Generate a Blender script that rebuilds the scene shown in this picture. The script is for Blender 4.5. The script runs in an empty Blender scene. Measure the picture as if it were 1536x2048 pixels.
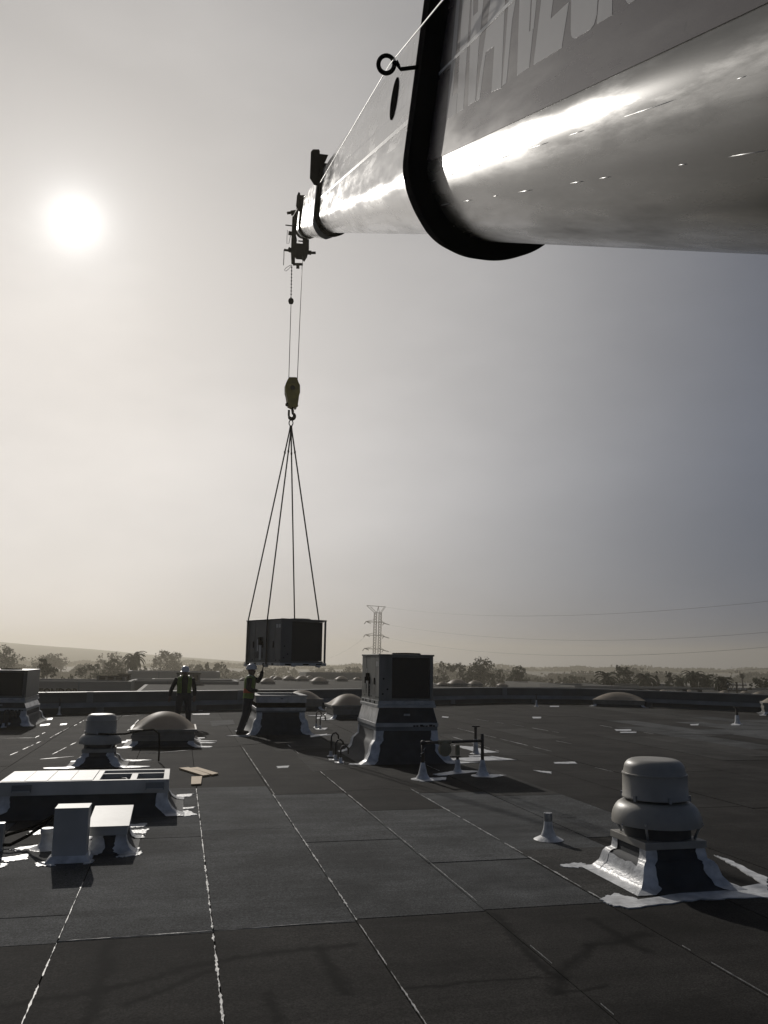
import bpy, math, random
import numpy as np
from mathutils import Vector, Matrix

# ------------------------------------------------------------------ camera
F = 1640.0                       # focal length in pixels of the 1536x2048 frame
CAMH = 1.95
CAM = np.array([0.0, 0.0, CAMH])
YAW, PITCH, ROLL = math.radians(13.566), math.radians(10.1634), math.radians(0.78)
_f = np.array([math.sin(YAW)*math.cos(PITCH), math.cos(YAW)*math.cos(PITCH), math.sin(PITCH)])
_r = np.array([math.cos(YAW), -math.sin(YAW), 0.0])
_u = np.cross(_r, _f)
CR = _r*math.cos(ROLL) + _u*math.sin(ROLL)
CU = -_r*math.sin(ROLL) + _u*math.cos(ROLL)
CF = _f
scene = bpy.context.scene
COL = scene.collection
cd = bpy.data.cameras.new('camera')
cam = bpy.data.objects.new('camera', cd)
COL.objects.link(cam)
cd.sensor_fit = 'VERTICAL'; cd.sensor_height = 24.0; cd.sensor_width = 18.0
cd.lens = F/2048.0*24.0
cd.clip_start = 0.05; cd.clip_end = 6000
cam.matrix_world = Matrix(((CR[0], CU[0], -CF[0], 0), (CR[1], CU[1], -CF[1], 0), (CR[2], CU[2], -CF[2], CAMH), (0, 0, 0, 1)))
scene.camera = cam

# ------------------------------------------------------------------ sky, sun, exposure
SUN_EL, SUN_AZ = math.radians(27.6), math.radians(-8.9)      # azimuth from +Y towards +X
SUND = Vector((math.sin(SUN_AZ)*math.cos(SUN_EL), math.cos(SUN_AZ)*math.cos(SUN_EL), math.sin(SUN_EL)))
SKY_STRENGTH = 0.05
SUN_STRENGTH = 2.2
scene.view_settings.view_transform = 'Standard'
scene.view_settings.look = 'None'
scene.view_settings.exposure = 0.0
scene.view_settings.gamma = 1.0
scene.view_settings.use_curve_mapping = False

world = bpy.data.worlds.new('World'); scene.world = world; world.use_nodes = True
wn = world.node_tree.nodes; wl = world.node_tree.links; wn.clear()
def W(t, **k):
    n = wn.new(t)
    for a, b in k.items(): setattr(n, a, b)
    return n
def wmath(op, a, b=None, c=None, clamp=False):
    n = W('ShaderNodeMath', operation=op); n.use_clamp = clamp
    for i, v in enumerate((a, b, c)):
        if v is None: continue
        if isinstance(v, (int, float)): n.inputs[i].default_value = v
        else: wl.new(v, n.inputs[i])
    return n.outputs[0]
wo = W('ShaderNodeOutputWorld'); wb = W('ShaderNodeBackground')
sky = W('ShaderNodeTexSky', sky_type='NISHITA')
sky.sun_disc = False; sky.sun_elevation = SUN_EL; sky.sun_rotation = SUN_AZ
sky.air_density = 1.0; sky.dust_density = 3.0; sky.ozone_density = 1.0; sky.altitude = 20
tc = W('ShaderNodeTexCoord')
nrm = W('ShaderNodeVectorMath', operation='NORMALIZE'); wl.new(tc.outputs['Generated'], nrm.inputs[0])
dot = W('ShaderNodeVectorMath', operation='DOT_PRODUCT'); wl.new(nrm.outputs[0], dot.inputs[0]); dot.inputs[1].default_value = SUND
ang = wmath('MULTIPLY', wmath('ARCCOSINE', wmath('MINIMUM', dot.outputs['Value'], 0.999999)), 57.2958)   # degrees from the sun
# thin high haze: even veil plus the aureole it makes round the sun
sep = W('ShaderNodeSeparateXYZ'); wl.new(nrm.outputs[0], sep.inputs[0])
nz = W('ShaderNodeTexNoise'); nz.inputs['Scale'].default_value = 2.2; nz.inputs['Detail'].default_value = 7; nz.inputs['Roughness'].default_value = 0.55
mp = W('ShaderNodeMapping'); mp.inputs['Scale'].default_value = (0.9, 0.9, 2.2); mp.inputs['Rotation'].default_value = (0.2, 0.75, 0.2)
wl.new(nrm.outputs[0], mp.inputs['Vector']); wl.new(mp.outputs[0], nz.inputs['Vector'])
cl = W('ShaderNodeMapRange'); cl.inputs['From Min'].default_value = 0.38; cl.inputs['From Max'].default_value = 0.68
cl.inputs['To Min'].default_value = 0.92; cl.inputs['To Max'].default_value = 1.07
wl.new(nz.outputs['Fac'], cl.inputs['Value'])
def glow(k, s, p):
    q = wmath('POWER', wmath('DIVIDE', ang, s), p)
    return wmath('MULTIPLY', wmath('EXPONENT', wmath('MULTIPLY', q, -1.0)), k)
def rgbscale(val, col):
    n = W('ShaderNodeVectorMath', operation='SCALE'); n.inputs[0].default_value = col; wl.new(val, n.inputs['Scale'])
    return n.outputs[0]
def vadd(a, b):
    n = W('ShaderNodeVectorMath', operation='ADD'); wl.new(a, n.inputs[0]); wl.new(b, n.inputs[1]); return n.outputs[0]
def vscale(a, s):
    n = W('ShaderNodeVectorMath', operation='SCALE'); wl.new(a, n.inputs[0])
    if isinstance(s, (int, float)): n.inputs['Scale'].default_value = s
    else: wl.new(s, n.inputs['Scale'])
    return n.outputs[0]
veil = W('ShaderNodeCombineXYZ')
SKYMUL, VEIL = 0.06, (0.95, 1.25, 1.95)
G = [(12.0, 36.0, 2.9, (1.0, 0.937, 0.85)), (6.5, 3.9, 1.1, (0.92, 0.97, 1.0)), (15.0, 1.45, 1.6, (1.0, 0.98, 0.95))]
acc = vscale(sky.outputs[0], SKYMUL)
one = wmath('ADD', wmath('MULTIPLY', sep.outputs['Z'], 0.0), 1.0)
acc = vadd(acc, rgbscale(one, VEIL))
for k, s, p, c in G:
    acc = vadd(acc, rgbscale(glow(k, s, p), c))
acc = vscale(acc, cl.outputs[0])
# the haze layer is thicker towards the horizon
acc = vscale(acc, wmath('SUBTRACT', 1.36, wmath('MULTIPLY', wmath('MAXIMUM', sep.outputs['Z'], 0.0), 0.95)))
wl.new(acc, wb.inputs['Color']); wb.inputs['Strength'].default_value = SKY_STRENGTH
wl.new(wb.outputs[0], wo.inputs[0])

sl = bpy.data.lights.new('sun', 'SUN'); sl.energy = SUN_STRENGTH; sl.angle = math.radians(0.6); sl.color = (1.0, 0.95, 0.88)
sun = bpy.data.objects.new('sun', sl); COL.objects.link(sun)
sun.rotation_euler = SUND.to_track_quat('Z', 'Y').to_euler(); sun.location = (-20, 60, 60)
try:
    scene.cycles.use_denoising = True
    scene.cycles.denoiser = 'OPENIMAGEDENOISE'
    scene.cycles.max_bounces = 6; scene.cycles.volume_bounces = 1
except Exception: pass

# ------------------------------------------------------------------ pixel helpers (a pixel gives a direction only)
def ray(px, py):
    v = CR*(px-768) + CU*(1024-py) + CF*F
    return v/np.linalg.norm(v)
def P(px, py, z=0.0):                       # where the ray meets the level z
    d = ray(px, py); return CAM + d*((z-CAMH)/d[2])
def PY(px, py, Y):                          # where it meets the vertical plane y = Y
    d = ray(px, py); return CAM + d*(Y/d[1])
def PD(px, py, dist):                       # at a ground distance
    d = ray(px, py); return CAM + d*(dist/math.hypot(d[0], d[1]))
def PP(px, py, n, p0):
    d = ray(px, py); return CAM + d*(np.dot(n, np.asarray(p0)-CAM)/np.dot(n, d))

# ------------------------------------------------------------------ materials
def new_mat(name):
    m = bpy.data.materials.new(name); m.use_nodes = True
    return m, m.node_tree.nodes, m.node_tree.links, m.node_tree.nodes['Principled BSDF']
def mat(name, col, rough=0.6, metal=0.0, spec=0.5, var=0.15, scale=6.0, bump=0.0, bscale=60.0, coat=0.0, stretch=None, coords='Object', detail=5, translucent=0.0, rand=0.0):
    m, n, l, b = new_mat(name)
    t = n.new('ShaderNodeTexCoord'); src = t.outputs[coords]
    if stretch:
        mp = n.new('ShaderNodeMapping'); mp.inputs['Scale'].default_value = stretch; l.new(src, mp.inputs[0]); src = mp.outputs[0]
    nz = n.new('ShaderNodeTexNoise'); nz.inputs['Scale'].default_value = scale; nz.inputs['Detail'].default_value = detail; l.new(src, nz.inputs['Vector'])
    mr = n.new('ShaderNodeMapRange'); mr.inputs[1].default_value = 0.3; mr.inputs[2].default_value = 0.7
    mr.inputs[3].default_value = 1-var; mr.inputs[4].default_value = 1+var*0.6; l.new(nz.outputs['Fac'], mr.inputs[0])
    val = mr.outputs[0]
    if rand:
        oi = n.new('ShaderNodeObjectInfo'); r2 = n.new('ShaderNodeMapRange'); r2.inputs[3].default_value = 1-rand; r2.inputs[4].default_value = 1+rand
        l.new(oi.outputs['Random'], r2.inputs[0]); mm = n.new('ShaderNodeMath'); mm.operation = 'MULTIPLY'; l.new(val, mm.inputs[0]); l.new(r2.outputs[0], mm.inputs[1]); val = mm.outputs[0]
    sc = n.new('ShaderNodeVectorMath'); sc.operation = 'SCALE'; sc.inputs[0].default_value = col; l.new(val, sc.inputs['Scale'])
    l.new(sc.outputs[0], b.inputs['Base Color'])
    b.inputs['Roughness'].default_value = rough; b.inputs['Metallic'].default_value = metal
    b.inputs['Specular IOR Level'].default_value = spec; b.inputs['Coat Weight'].default_value = coat; b.inputs['Coat Roughness'].default_value = 0.08
    if bump:
        n2 = n.new('ShaderNodeTexNoise'); n2.inputs['Scale'].default_value = bscale; n2.inputs['Detail'].default_value = 3; l.new(src, n2.inputs['Vector'])
        bp = n.new('ShaderNodeBump'); bp.inputs['Strength'].default_value = bump; bp.inputs['Distance'].default_value = 0.01
        l.new(n2.outputs['Fac'], bp.inputs['Height']); l.new(bp.outputs[0], b.inputs['Normal'])
    if translucent:
        tr = n.new('ShaderNodeBsdfTranslucent'); l.new(sc.outputs[0], tr.inputs['Color'])
        mx = n.new('ShaderNodeMixShader'); mx.inputs[0].default_value = translucent
        l.new(b.outputs[0], mx.inputs[1]); l.new(tr.outputs[0], mx.inputs[2]); l.new(mx.outputs[0], n['Material Output'].inputs[0])
    return m

# dark drag and tyre marks worn into the old roofing (world metres: x0, y0, x1, y1, half width)
_mk = [((985, 1830), (1110, 1955), 0.05), ((1118, 1950), (1180, 1895), 0.05), ((1180, 1895), (1290, 1868), 0.06), ((20, 2015), (230, 1975), 0.05),
       ((230, 1975), (470, 1915), 0.045), ((470, 1915), (700, 1890), 0.05), ((225, 1880), (175, 2048), 0.05), ((800, 1975), (1120, 1955), 0.018),
       ((260, 2010), (430, 1940), 0.04), ((530, 1990), (560, 2048), 0.05), ((640, 1900), (690, 1985), 0.05), ((1118, 1955), (1115, 1985), 0.06), ((1115, 1990), (1210, 1968), 0.02),
       ((560, 1590), (770, 1578), 0.06), ((770, 1578), (905, 1590), 0.05), ((1180, 1840), (1300, 1905), 0.04)]
MARKS = [(P(*a)[:2], P(*b)[:2], w) for a, b, w in _mk]
def roofing(name, col, marks=False, blotch=0.35):
    m, n, l, b = new_mat(name)
    g = n.new('ShaderNodeNewGeometry'); pos = g.outputs['Position']
    def noise(scale, detail=5, rough=0.55, vec=None):
        t = n.new('ShaderNodeTexNoise'); t.inputs['Scale'].default_value = scale; t.inputs['Detail'].default_value = detail; t.inputs['Roughness'].default_value = rough
        l.new(vec or pos, t.inputs['Vector']); return t.outputs['Fac']
    def rng(v, a, b2, c, d2):
        r = n.new('ShaderNodeMapRange'); r.inputs[1].default_value = a; r.inputs[2].default_value = b2; r.inputs[3].default_value = c; r.inputs[4].default_value = d2; l.new(v, r.inputs[0]); return r.outputs[0]
    def mul(a, c):
        q = n.new('ShaderNodeMath'); q.operation = 'MULTIPLY'; l.new(a, q.inputs[0])
        if isinstance(c, float): q.inputs[1].default_value = c
        else: l.new(c, q.inputs[1])
        return q.outputs[0]
    val = rng(noise(0.9, 6), 0.35, 0.68, 1-blotch, 1+blotch*0.5)
    val = mul(val, rng(noise(4.0, 5), 0.3, 0.7, 0.85, 1.12))
    st = n.new('ShaderNodeMapping'); st.inputs['Scale'].default_value = (0.35, 3.0, 1); l.new(pos, st.inputs[0])
    val = mul(val, rng(noise(1.6, 6, 0.6, st.outputs[0]), 0.35, 0.65, 0.80, 1.12))
    val = mul(val, rng(noise(75, 2, 0.7), 0.35, 0.65, 0.5, 1.55))
    val = mul(val, rng(noise(26, 3, 0.7), 0.35, 0.65, 0.82, 1.18))
    val = mul(val, rng(noise(320, 1, 0.6), 0.35, 0.65, 0.72, 1.3))
    # scattered scuffs
    sc = noise(2.3, 7, 0.68); val = mul(val, rng(sc, 0.60, 0.70, 1.0, 0.72))
    oi = n.new('ShaderNodeObjectInfo'); val = mul(val, rng(oi.outputs['Random'], 0, 1, 0.84, 1.15))
    if marks:
        wob = n.new('ShaderNodeTexNoise'); wob.inputs['Scale'].default_value = 3.0; wob.inputs['Detail'].default_value = 6; l.new(pos, wob.inputs['Vector'])
        w2 = n.new('ShaderNodeVectorMath'); w2.operation = 'MULTIPLY_ADD'; l.new(wob.outputs['Color'], w2.inputs[0]); w2.inputs[1].default_value = (0.16, 0.16, 0); l.new(pos, w2.inputs[2])
        off = n.new('ShaderNodeVectorMath'); off.operation = 'SUBTRACT'; l.new(w2.outputs[0], off.inputs[0]); off.inputs[1].default_value = (0.08, 0.08, 0)
        fl = n.new('ShaderNodeVectorMath'); fl.operation = 'MULTIPLY'; l.new(off.outputs[0], fl.inputs[0]); fl.inputs[1].default_value = (1, 1, 0)
        wf = n.new('ShaderNodeTexNoise'); wf.inputs['Scale'].default_value = 17.0; wf.inputs['Detail'].default_value = 5; l.new(pos, wf.inputs['Vector'])
        for a, c, w in MARKS:
            ba = Vector((c[0]-a[0], c[1]-a[1], 0))
            pa = n.new('ShaderNodeVectorMath'); pa.operation = 'SUBTRACT'; l.new(fl.outputs[0], pa.inputs[0]); pa.inputs[1].default_value = (a[0], a[1], 0)
            dt = n.new('ShaderNodeVectorMath'); dt.operation = 'DOT_PRODUCT'; l.new(pa.outputs[0], dt.inputs[0]); dt.inputs[1].default_value = ba/ba.length_squared
            h = n.new('ShaderNodeClamp'); l.new(dt.outputs['Value'], h.inputs[0])
            s = n.new('ShaderNodeVectorMath'); s.operation = 'SCALE'; s.inputs[0].default_value = ba; l.new(h.outputs[0], s.inputs['Scale'])
            e = n.new('ShaderNodeVectorMath'); e.operation = 'DISTANCE'; l.new(pa.outputs[0], e.inputs[0]); l.new(s.outputs[0], e.inputs[1])
            ed = n.new('ShaderNodeMath'); ed.operation = 'MULTIPLY_ADD'; l.new(wf.outputs['Fac'], ed.inputs[0]); ed.inputs[1].default_value = w*2.6; l.new(e.outputs['Value'], ed.inputs[2])
            val = mul(val, rng(ed.outputs[0], w*1.5, w*2.8, 0.24, 1.0))
    s = n.new('ShaderNodeVectorMath'); s.operation = 'SCALE'; s.inputs[0].default_value = col; l.new(val, s.inputs['Scale'])
    l.new(s.outputs[0], b.inputs['Base Color']); b.inputs['Roughness'].default_value = 0.9; b.inputs['Specular IOR Level'].default_value = 0.08
    bp = n.new('ShaderNodeBump'); bp.inputs['Strength'].default_value = 0.35; bp.inputs['Distance'].default_value = 0.004
    l.new(noise(240, 2, 0.6), bp.inputs['Height']); l.new(bp.outputs[0], b.inputs['Normal'])
    return m

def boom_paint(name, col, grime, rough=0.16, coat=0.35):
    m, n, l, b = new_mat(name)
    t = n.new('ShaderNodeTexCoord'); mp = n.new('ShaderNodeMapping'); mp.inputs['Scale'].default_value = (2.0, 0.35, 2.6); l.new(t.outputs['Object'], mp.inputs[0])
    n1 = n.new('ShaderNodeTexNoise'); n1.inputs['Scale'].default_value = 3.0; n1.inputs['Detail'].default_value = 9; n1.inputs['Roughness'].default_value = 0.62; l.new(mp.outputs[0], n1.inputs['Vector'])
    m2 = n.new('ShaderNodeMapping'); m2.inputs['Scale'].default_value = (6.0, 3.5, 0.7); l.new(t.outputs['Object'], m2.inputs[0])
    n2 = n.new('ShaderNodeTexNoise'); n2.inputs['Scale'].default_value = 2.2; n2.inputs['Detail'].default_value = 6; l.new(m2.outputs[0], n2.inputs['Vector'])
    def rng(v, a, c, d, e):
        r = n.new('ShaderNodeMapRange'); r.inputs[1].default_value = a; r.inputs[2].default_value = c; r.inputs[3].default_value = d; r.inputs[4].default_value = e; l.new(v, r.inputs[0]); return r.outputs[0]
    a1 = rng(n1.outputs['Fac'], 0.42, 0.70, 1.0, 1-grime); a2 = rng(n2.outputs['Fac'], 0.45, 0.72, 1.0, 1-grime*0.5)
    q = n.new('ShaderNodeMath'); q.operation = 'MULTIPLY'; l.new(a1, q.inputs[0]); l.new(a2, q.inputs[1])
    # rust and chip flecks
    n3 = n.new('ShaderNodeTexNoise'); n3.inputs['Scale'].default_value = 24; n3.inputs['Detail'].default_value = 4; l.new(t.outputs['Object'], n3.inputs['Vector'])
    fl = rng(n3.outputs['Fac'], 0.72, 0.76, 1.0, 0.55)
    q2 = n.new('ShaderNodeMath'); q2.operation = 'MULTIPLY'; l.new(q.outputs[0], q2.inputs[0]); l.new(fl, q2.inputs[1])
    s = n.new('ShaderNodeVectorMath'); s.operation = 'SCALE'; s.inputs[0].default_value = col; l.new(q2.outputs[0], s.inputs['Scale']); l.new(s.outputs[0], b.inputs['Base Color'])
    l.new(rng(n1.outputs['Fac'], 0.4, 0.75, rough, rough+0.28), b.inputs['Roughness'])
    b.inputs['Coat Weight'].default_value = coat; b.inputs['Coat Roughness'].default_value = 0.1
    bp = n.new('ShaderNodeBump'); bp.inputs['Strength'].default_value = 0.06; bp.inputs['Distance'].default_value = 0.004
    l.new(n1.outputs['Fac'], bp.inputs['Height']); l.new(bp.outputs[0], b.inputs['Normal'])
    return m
M = {}
M['old'] = roofing('old_roofing', (0.027, 0.0255, 0.024), marks=True, blotch=0.5)
M['new'] = roofing('new_roofing', (0.079, 0.082, 0.084), blotch=0.4)
M['mid'] = roofing('worn_roofing', (0.047, 0.046, 0.044), blotch=0.4)
M['membrane'] = mat('curb_membrane', (0.032, 0.036, 0.042), 0.75, var=0.4, scale=5, bump=0.3, bscale=150)
M['coating'] = mat('white_coating', (0.62, 0.63, 0.64), 0.40, var=0.35, scale=9, bump=0.5, bscale=35)
M['whitemetal'] = mat('white_sheet_metal', (0.46, 0.46, 0.445), 0.55, var=0.2, scale=3, bump=0.05, bscale=12)
M['galv'] = mat('galvanised_metal', (0.42, 0.43, 0.44), 0.38, metal=0.8, var=0.35, scale=7)
M['fan'] = mat('fan_housing_paint', (0.34, 0.325, 0.29), 0.42, var=0.22, scale=4, bump=0.08, bscale=20)
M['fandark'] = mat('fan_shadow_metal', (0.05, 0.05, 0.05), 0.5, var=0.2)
M['cabinet'] = mat('cabinet_paint', (0.095, 0.10, 0.10), 0.45, var=0.15, scale=3, bump=0.04, bscale=10)
M['cabinet_old'] = mat('weathered_cabinet_paint', (0.20, 0.20, 0.18), 0.5, var=0.3, scale=4, stretch=(1, 1, 0.25))
M['coil'] = mat('condenser_coil', (0.012, 0.012, 0.012), 0.6, var=0.4, scale=40)
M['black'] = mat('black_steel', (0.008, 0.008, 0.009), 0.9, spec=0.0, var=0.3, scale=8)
M['rubber'] = mat('black_rubber', (0.008, 0.008, 0.008), 0.9, spec=0.0)
M['seamcoat'] = mat('thin_seam_coating', (0.42, 0.42, 0.41), 0.5, var=0.45, scale=14, bump=0.5, bscale=45)
M['glint'] = mat('painted_glint_white', (0.80, 0.80, 0.78), 0.3, var=0.3, scale=12)  # near-white colour stands in for the sun glint along the beads
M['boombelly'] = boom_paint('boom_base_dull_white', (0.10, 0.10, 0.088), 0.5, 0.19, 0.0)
M['labelw'] = mat('pale_sticker', (0.45, 0.45, 0.44), 0.5)
M['dome'] = mat('skylight_acrylic', (0.60, 0.525, 0.43), 0.5, spec=0.2, var=0.15, scale=2, translucent=0.55)
M['frame'] = mat('skylight_frame', (0.22, 0.21, 0.19), 0.45, metal=0.3, var=0.2)
M['wood'] = mat('bare_pine', (0.50, 0.36, 0.20), 0.7, var=0.25, scale=5, stretch=(1, 9, 1), bump=0.15, bscale=30)
M['pipe'] = mat('rusty_pipe', (0.05, 0.042, 0.036), 0.6, var=0.4, scale=12)
M['parapet'] = mat('parapet_membrane', (0.075, 0.086, 0.092), 0.7, var=0.3, scale=1.2, bump=0.1, bscale=20)
M['parapet_band'] = mat('parapet_grey_band', (0.16, 0.175, 0.185), 0.6, var=0.3, scale=1.5)
M['coping'] = mat('coping_metal', (0.16, 0.16, 0.155), 0.45, metal=0.3, var=0.2, scale=2)
M['tan'] = mat('tilt_up_concrete', (0.22, 0.215, 0.20), 0.8, var=0.12, scale=0.3)
M['tan2'] = mat('painted_block', (0.28, 0.27, 0.25), 0.8, var=0.12, scale=0.25)
M['farroof'] = mat('neighbour_roofing', (0.055, 0.055, 0.052), 0.9, spec=0.05, var=0.25, scale=0.2)
M['ground'] = mat('ground_soil', (0.06, 0.057, 0.05), 0.9, var=0.3, scale=0.02)
M['hill'] = mat('dry_hillside', (0.10, 0.09, 0.06), 0.9, var=0.25, scale=0.02)
M['leaf'] = mat('tree_foliage', (0.042, 0.05, 0.03), 0.8, spec=0.05, var=0.4, scale=1.5, translucent=0.12, rand=0.2)
M['leaf2'] = mat('eucalyptus_foliage', (0.075, 0.08, 0.055), 0.8, spec=0.05, var=0.4, scale=1.5, translucent=0.18, rand=0.2)
M['palmleaf'] = mat('palm_fronds', (0.035, 0.042, 0.024), 0.8, spec=0.05, var=0.4, scale=2, translucent=0.1, rand=0.2)
M['bark'] = mat('tree_bark', (0.09, 0.075, 0.06), 0.9, var=0.3)
M['tower'] = mat('weathered_lattice_steel', (0.20, 0.20, 0.20), 0.6, metal=0.4)
M['skin'] = mat('skin', (0.15, 0.09, 0.065), 0.55, var=0.08)
M['navy'] = mat('dark_denim', (0.014, 0.018, 0.032), 0.8, var=0.3, scale=14, bump=0.2, bscale=50)
M['shirt'] = mat('dark_cotton', (0.010, 0.010, 0.012), 0.85, var=0.3, bump=0.2, bscale=50)
M['vest'] = mat('lime_vest', (0.18, 0.26, 0.045), 0.7, var=0.15, bump=0.15, bscale=40)
M['vest_or'] = mat('orange_vest_band', (0.62, 0.11, 0.03), 0.7, var=0.12)
M['reflect'] = mat('silver_tape', (0.42, 0.43, 0.40), 0.4, var=0.1)
M['hat'] = mat('hard_hat_plastic', (0.62, 0.62, 0.64), 0.25, var=0.06)
M['boot'] = mat('boot_leather', (0.02, 0.016, 0.013), 0.6)
M['blockyellow'] = mat('chipped_yellow_paint', (0.36, 0.26, 0.03), 0.5, var=0.5, scale=6)
M['letter'] = mat('pale_lettering', (0.50, 0.49, 0.48), 0.30, coat=0.0, var=0.08)
M['cord'] = mat('wire_rope', (0.04, 0.04, 0.04), 0.5, metal=0.3)
M['sling'] = mat('sling_webbing', (0.04, 0.038, 0.03), 0.8)
M['brass'] = mat('regulator_casting', (0.25, 0.22, 0.14), 0.5)

M['boom'] = boom_paint('boom_white_paint', (0.62, 0.62, 0.60), 0.28, 0.13)
M['boombase'] = boom_paint('boom_maroon_grey_paint', (0.105, 0.088, 0.088), 0.25, 0.26, 0.0)

# ------------------------------------------------------------------ mesh helpers
class MB:
    def __init__(s): s.v = []; s.f = []
    def add(s, vs, fs):
        o = len(s.v); s.v += [tuple(map(float, p)) for p in vs]; s.f += [tuple(i+o for i in f) for f in fs]; return s
    def box(s, x0, x1, y0, y1, z0, z1):
        return s.add([(x0,y0,z0),(x1,y0,z0),(x1,y1,z0),(x0,y1,z0),(x0,y0,z1),(x1,y0,z1),(x1,y1,z1),(x0,y1,z1)],
                     [(0,3,2,1),(4,5,6,7),(0,1,5,4),(1,2,6,5),(2,3,7,6),(3,0,4,7)])
    def hexa(s, b, t):          # 4 bottom points, 4 top points
        return s.add(list(b)+list(t), [(0,3,2,1),(4,5,6,7),(0,1,5,4),(1,2,6,5),(2,3,7,6),(3,0,4,7)])
    def prism(s, pts, ax, h0, h1):     # polygon in the plane normal to axis ax, extruded
        n = len(pts)
        def mk(p, h): return {'x': (h, p[0], p[1]), 'y': (p[0], h, p[1]), 'z': (p[0], p[1], h)}[ax]
        return s.add([mk(p, h0) for p in pts]+[mk(p, h1) for p in pts],
                     [tuple(range(n))[::-1], tuple(range(n, 2*n))]+[(i, (i+1) % n, (i+1) % n+n, i+n) for i in range(n)])
    def lathe(s, prof, c=(0, 0), n=28):
        vs = []; fs = []; m = len(prof)
        for i in range(n):
            a = 2*math.pi*i/n
            for r, z in prof: vs.append((c[0]+r*math.cos(a), c[1]+r*math.sin(a), z))
        for i in range(n):
            j = (i+1) % n
            for k in range(m-1): fs.append((i*m+k, j*m+k, j*m+k+1, i*m+k+1))
        fs.append(tuple(i*m+m-1 for i in range(n))); fs.append(tuple(i*m for i in range(n))[::-1])
        return s.add(vs, fs)
    def tube(s, pts, r, n=8, caps=True):
        pts = [Vector(p) for p in pts]; k = len(pts); rs = r if isinstance(r, (list, tuple)) else [r]*k
        t0 = (pts[1]-pts[0]).normalized(); up = Vector((0, 0, 1)) if abs(t0.z) < 0.9 else Vector((1, 0, 0))
        nx = t0.cross(up).normalized(); vs = []; fs = []
        for i in range(k):
            t = (pts[min(i+1, k-1)]-pts[max(i-1, 0)]).normalized()
            nx = (nx-t*nx.dot(t)).normalized(); ny = t.cross(nx)
            for j in range(n):
                a = 2*math.pi*j/n; vs.append(pts[i]+(nx*math.cos(a)+ny*math.sin(a))*rs[i])
        for i in range(k-1):
            for j in range(n): fs.append((i*n+j, i*n+(j+1) % n, (i+1)*n+(j+1) % n, (i+1)*n+j))
        if caps: fs += [tuple(range(n))[::-1], tuple((k-1)*n+j for j in range(n))]
        return s.add(vs, fs)
    def ellip(s, c, r, n=12, m=8):
        vs = [(c[0], c[1], c[2]-r[2])]; fs = []
        for i in range(1, m):
            ph = -math.pi/2+math.pi*i/m
            for j in range(n):
                a = 2*math.pi*j/n; vs.append((c[0]+r[0]*math.cos(ph)*math.cos(a), c[1]+r[1]*math.cos(ph)*math.sin(a), c[2]+r[2]*math.sin(ph)))
        vs.append((c[0], c[1], c[2]+r[2])); L = len(vs)-1
        for j in range(n): fs.append((0, 1+(j+1) % n, 1+j)); fs.append((L, L-n+j, L-n+(j+1) % n))
        for i in range(m-2):
            for j in range(n): fs.append((1+i*n+j, 1+i*n+(j+1) % n, 1+(i+1)*n+(j+1) % n, 1+(i+1)*n+j))
        return s.add(vs, fs)
    def build(s, name, material, parent=None, smooth=False, bevel=0.0, loc=None, rz=0.0):
        me = bpy.data.meshes.new(name); me.from_pydata(s.v, [], s.f)
        me.materials.append(M[material] if isinstance(material, str) else material)
        if smooth:
            me.shade_smooth()
            if smooth != True: me.set_sharp_from_angle(angle=math.radians(smooth))
        o = bpy.data.objects.new(name, me); COL.objects.link(o)
        if parent: o.parent = parent
        if loc is not None: o.location = loc
        o.rotation_euler = (0, 0, rz)
        if bevel:
            bm = o.modifiers.new('bevel', 'BEVEL'); bm.width = bevel; bm.segments = 2; bm.limit_method = 'ANGLE'
        return o
def thing(name, label, cat, loc=(0, 0, 0), rz=0.0, group=None):
    o = bpy.data.objects.new(name, None); COL.objects.link(o); o.location = tuple(map(float, loc)); o.rotation_euler = (0, 0, rz); o.empty_display_size = 0.2
    return tag(o, label, cat, group)
def tag(o, label, cat, group=None):
    o['label'] = label; o['category'] = cat
    if group: o['group'] = group
    return o
def struct(o, kind='structure'): o['kind'] = kind; return o
rnd = random.Random(7)

# ================================================================== THE SETTING
GZ = -8.0
struct(MB().add([(-1300,-300,GZ),(1300,-300,GZ),(1300,1300,GZ),(-1300,1300,GZ)], [(0,1,2,3)]).build('ground', 'ground'))
# far low hill
hv = []; hf = []; NX, NYH = 60, 12
for j in range(NYH+1):
    for i in range(NX+1):
        x = -1100+i*20.0; y = 850+j*28.0
        e = math.sin(math.pi*j/NYH)**0.6 if 0 < j < NYH else 0
        fall = 1/(1+math.exp((x+30)/85.0))
        ridge = 29.5 - 0.016*(x+420) + .6*math.sin(x*0.019)+.45*math.sin(x*0.05)
        hv.append((x, y, GZ-0.3+max(0, ridge)*e*fall))
for j in range(NYH):
    for i in range(NX):
        a = j*(NX+1)+i; hf.append((a, a+1, a+NX+2, a+NX+1))
hill = struct(MB().add(hv, hf).build('hill', 'hill', smooth=True))

# our roof: outline from the parapet's foot
OUT = [(-16.0, 25.0), (-4.25, 29.6), (14.6, 36.95), (18.4, 36.3), (23.3, 30.15), (31.0, 21.0), (31.0, -2.6), (-16.0, -2.6)]
M['tar'] = mat('bare_asphalt_joint', (0.006, 0.006, 0.006), 0.95, spec=0.0)
roof = struct(MB().prism(OUT[::-1], 'z', GZ, -0.012).build('roof', 'tar'))

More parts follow.
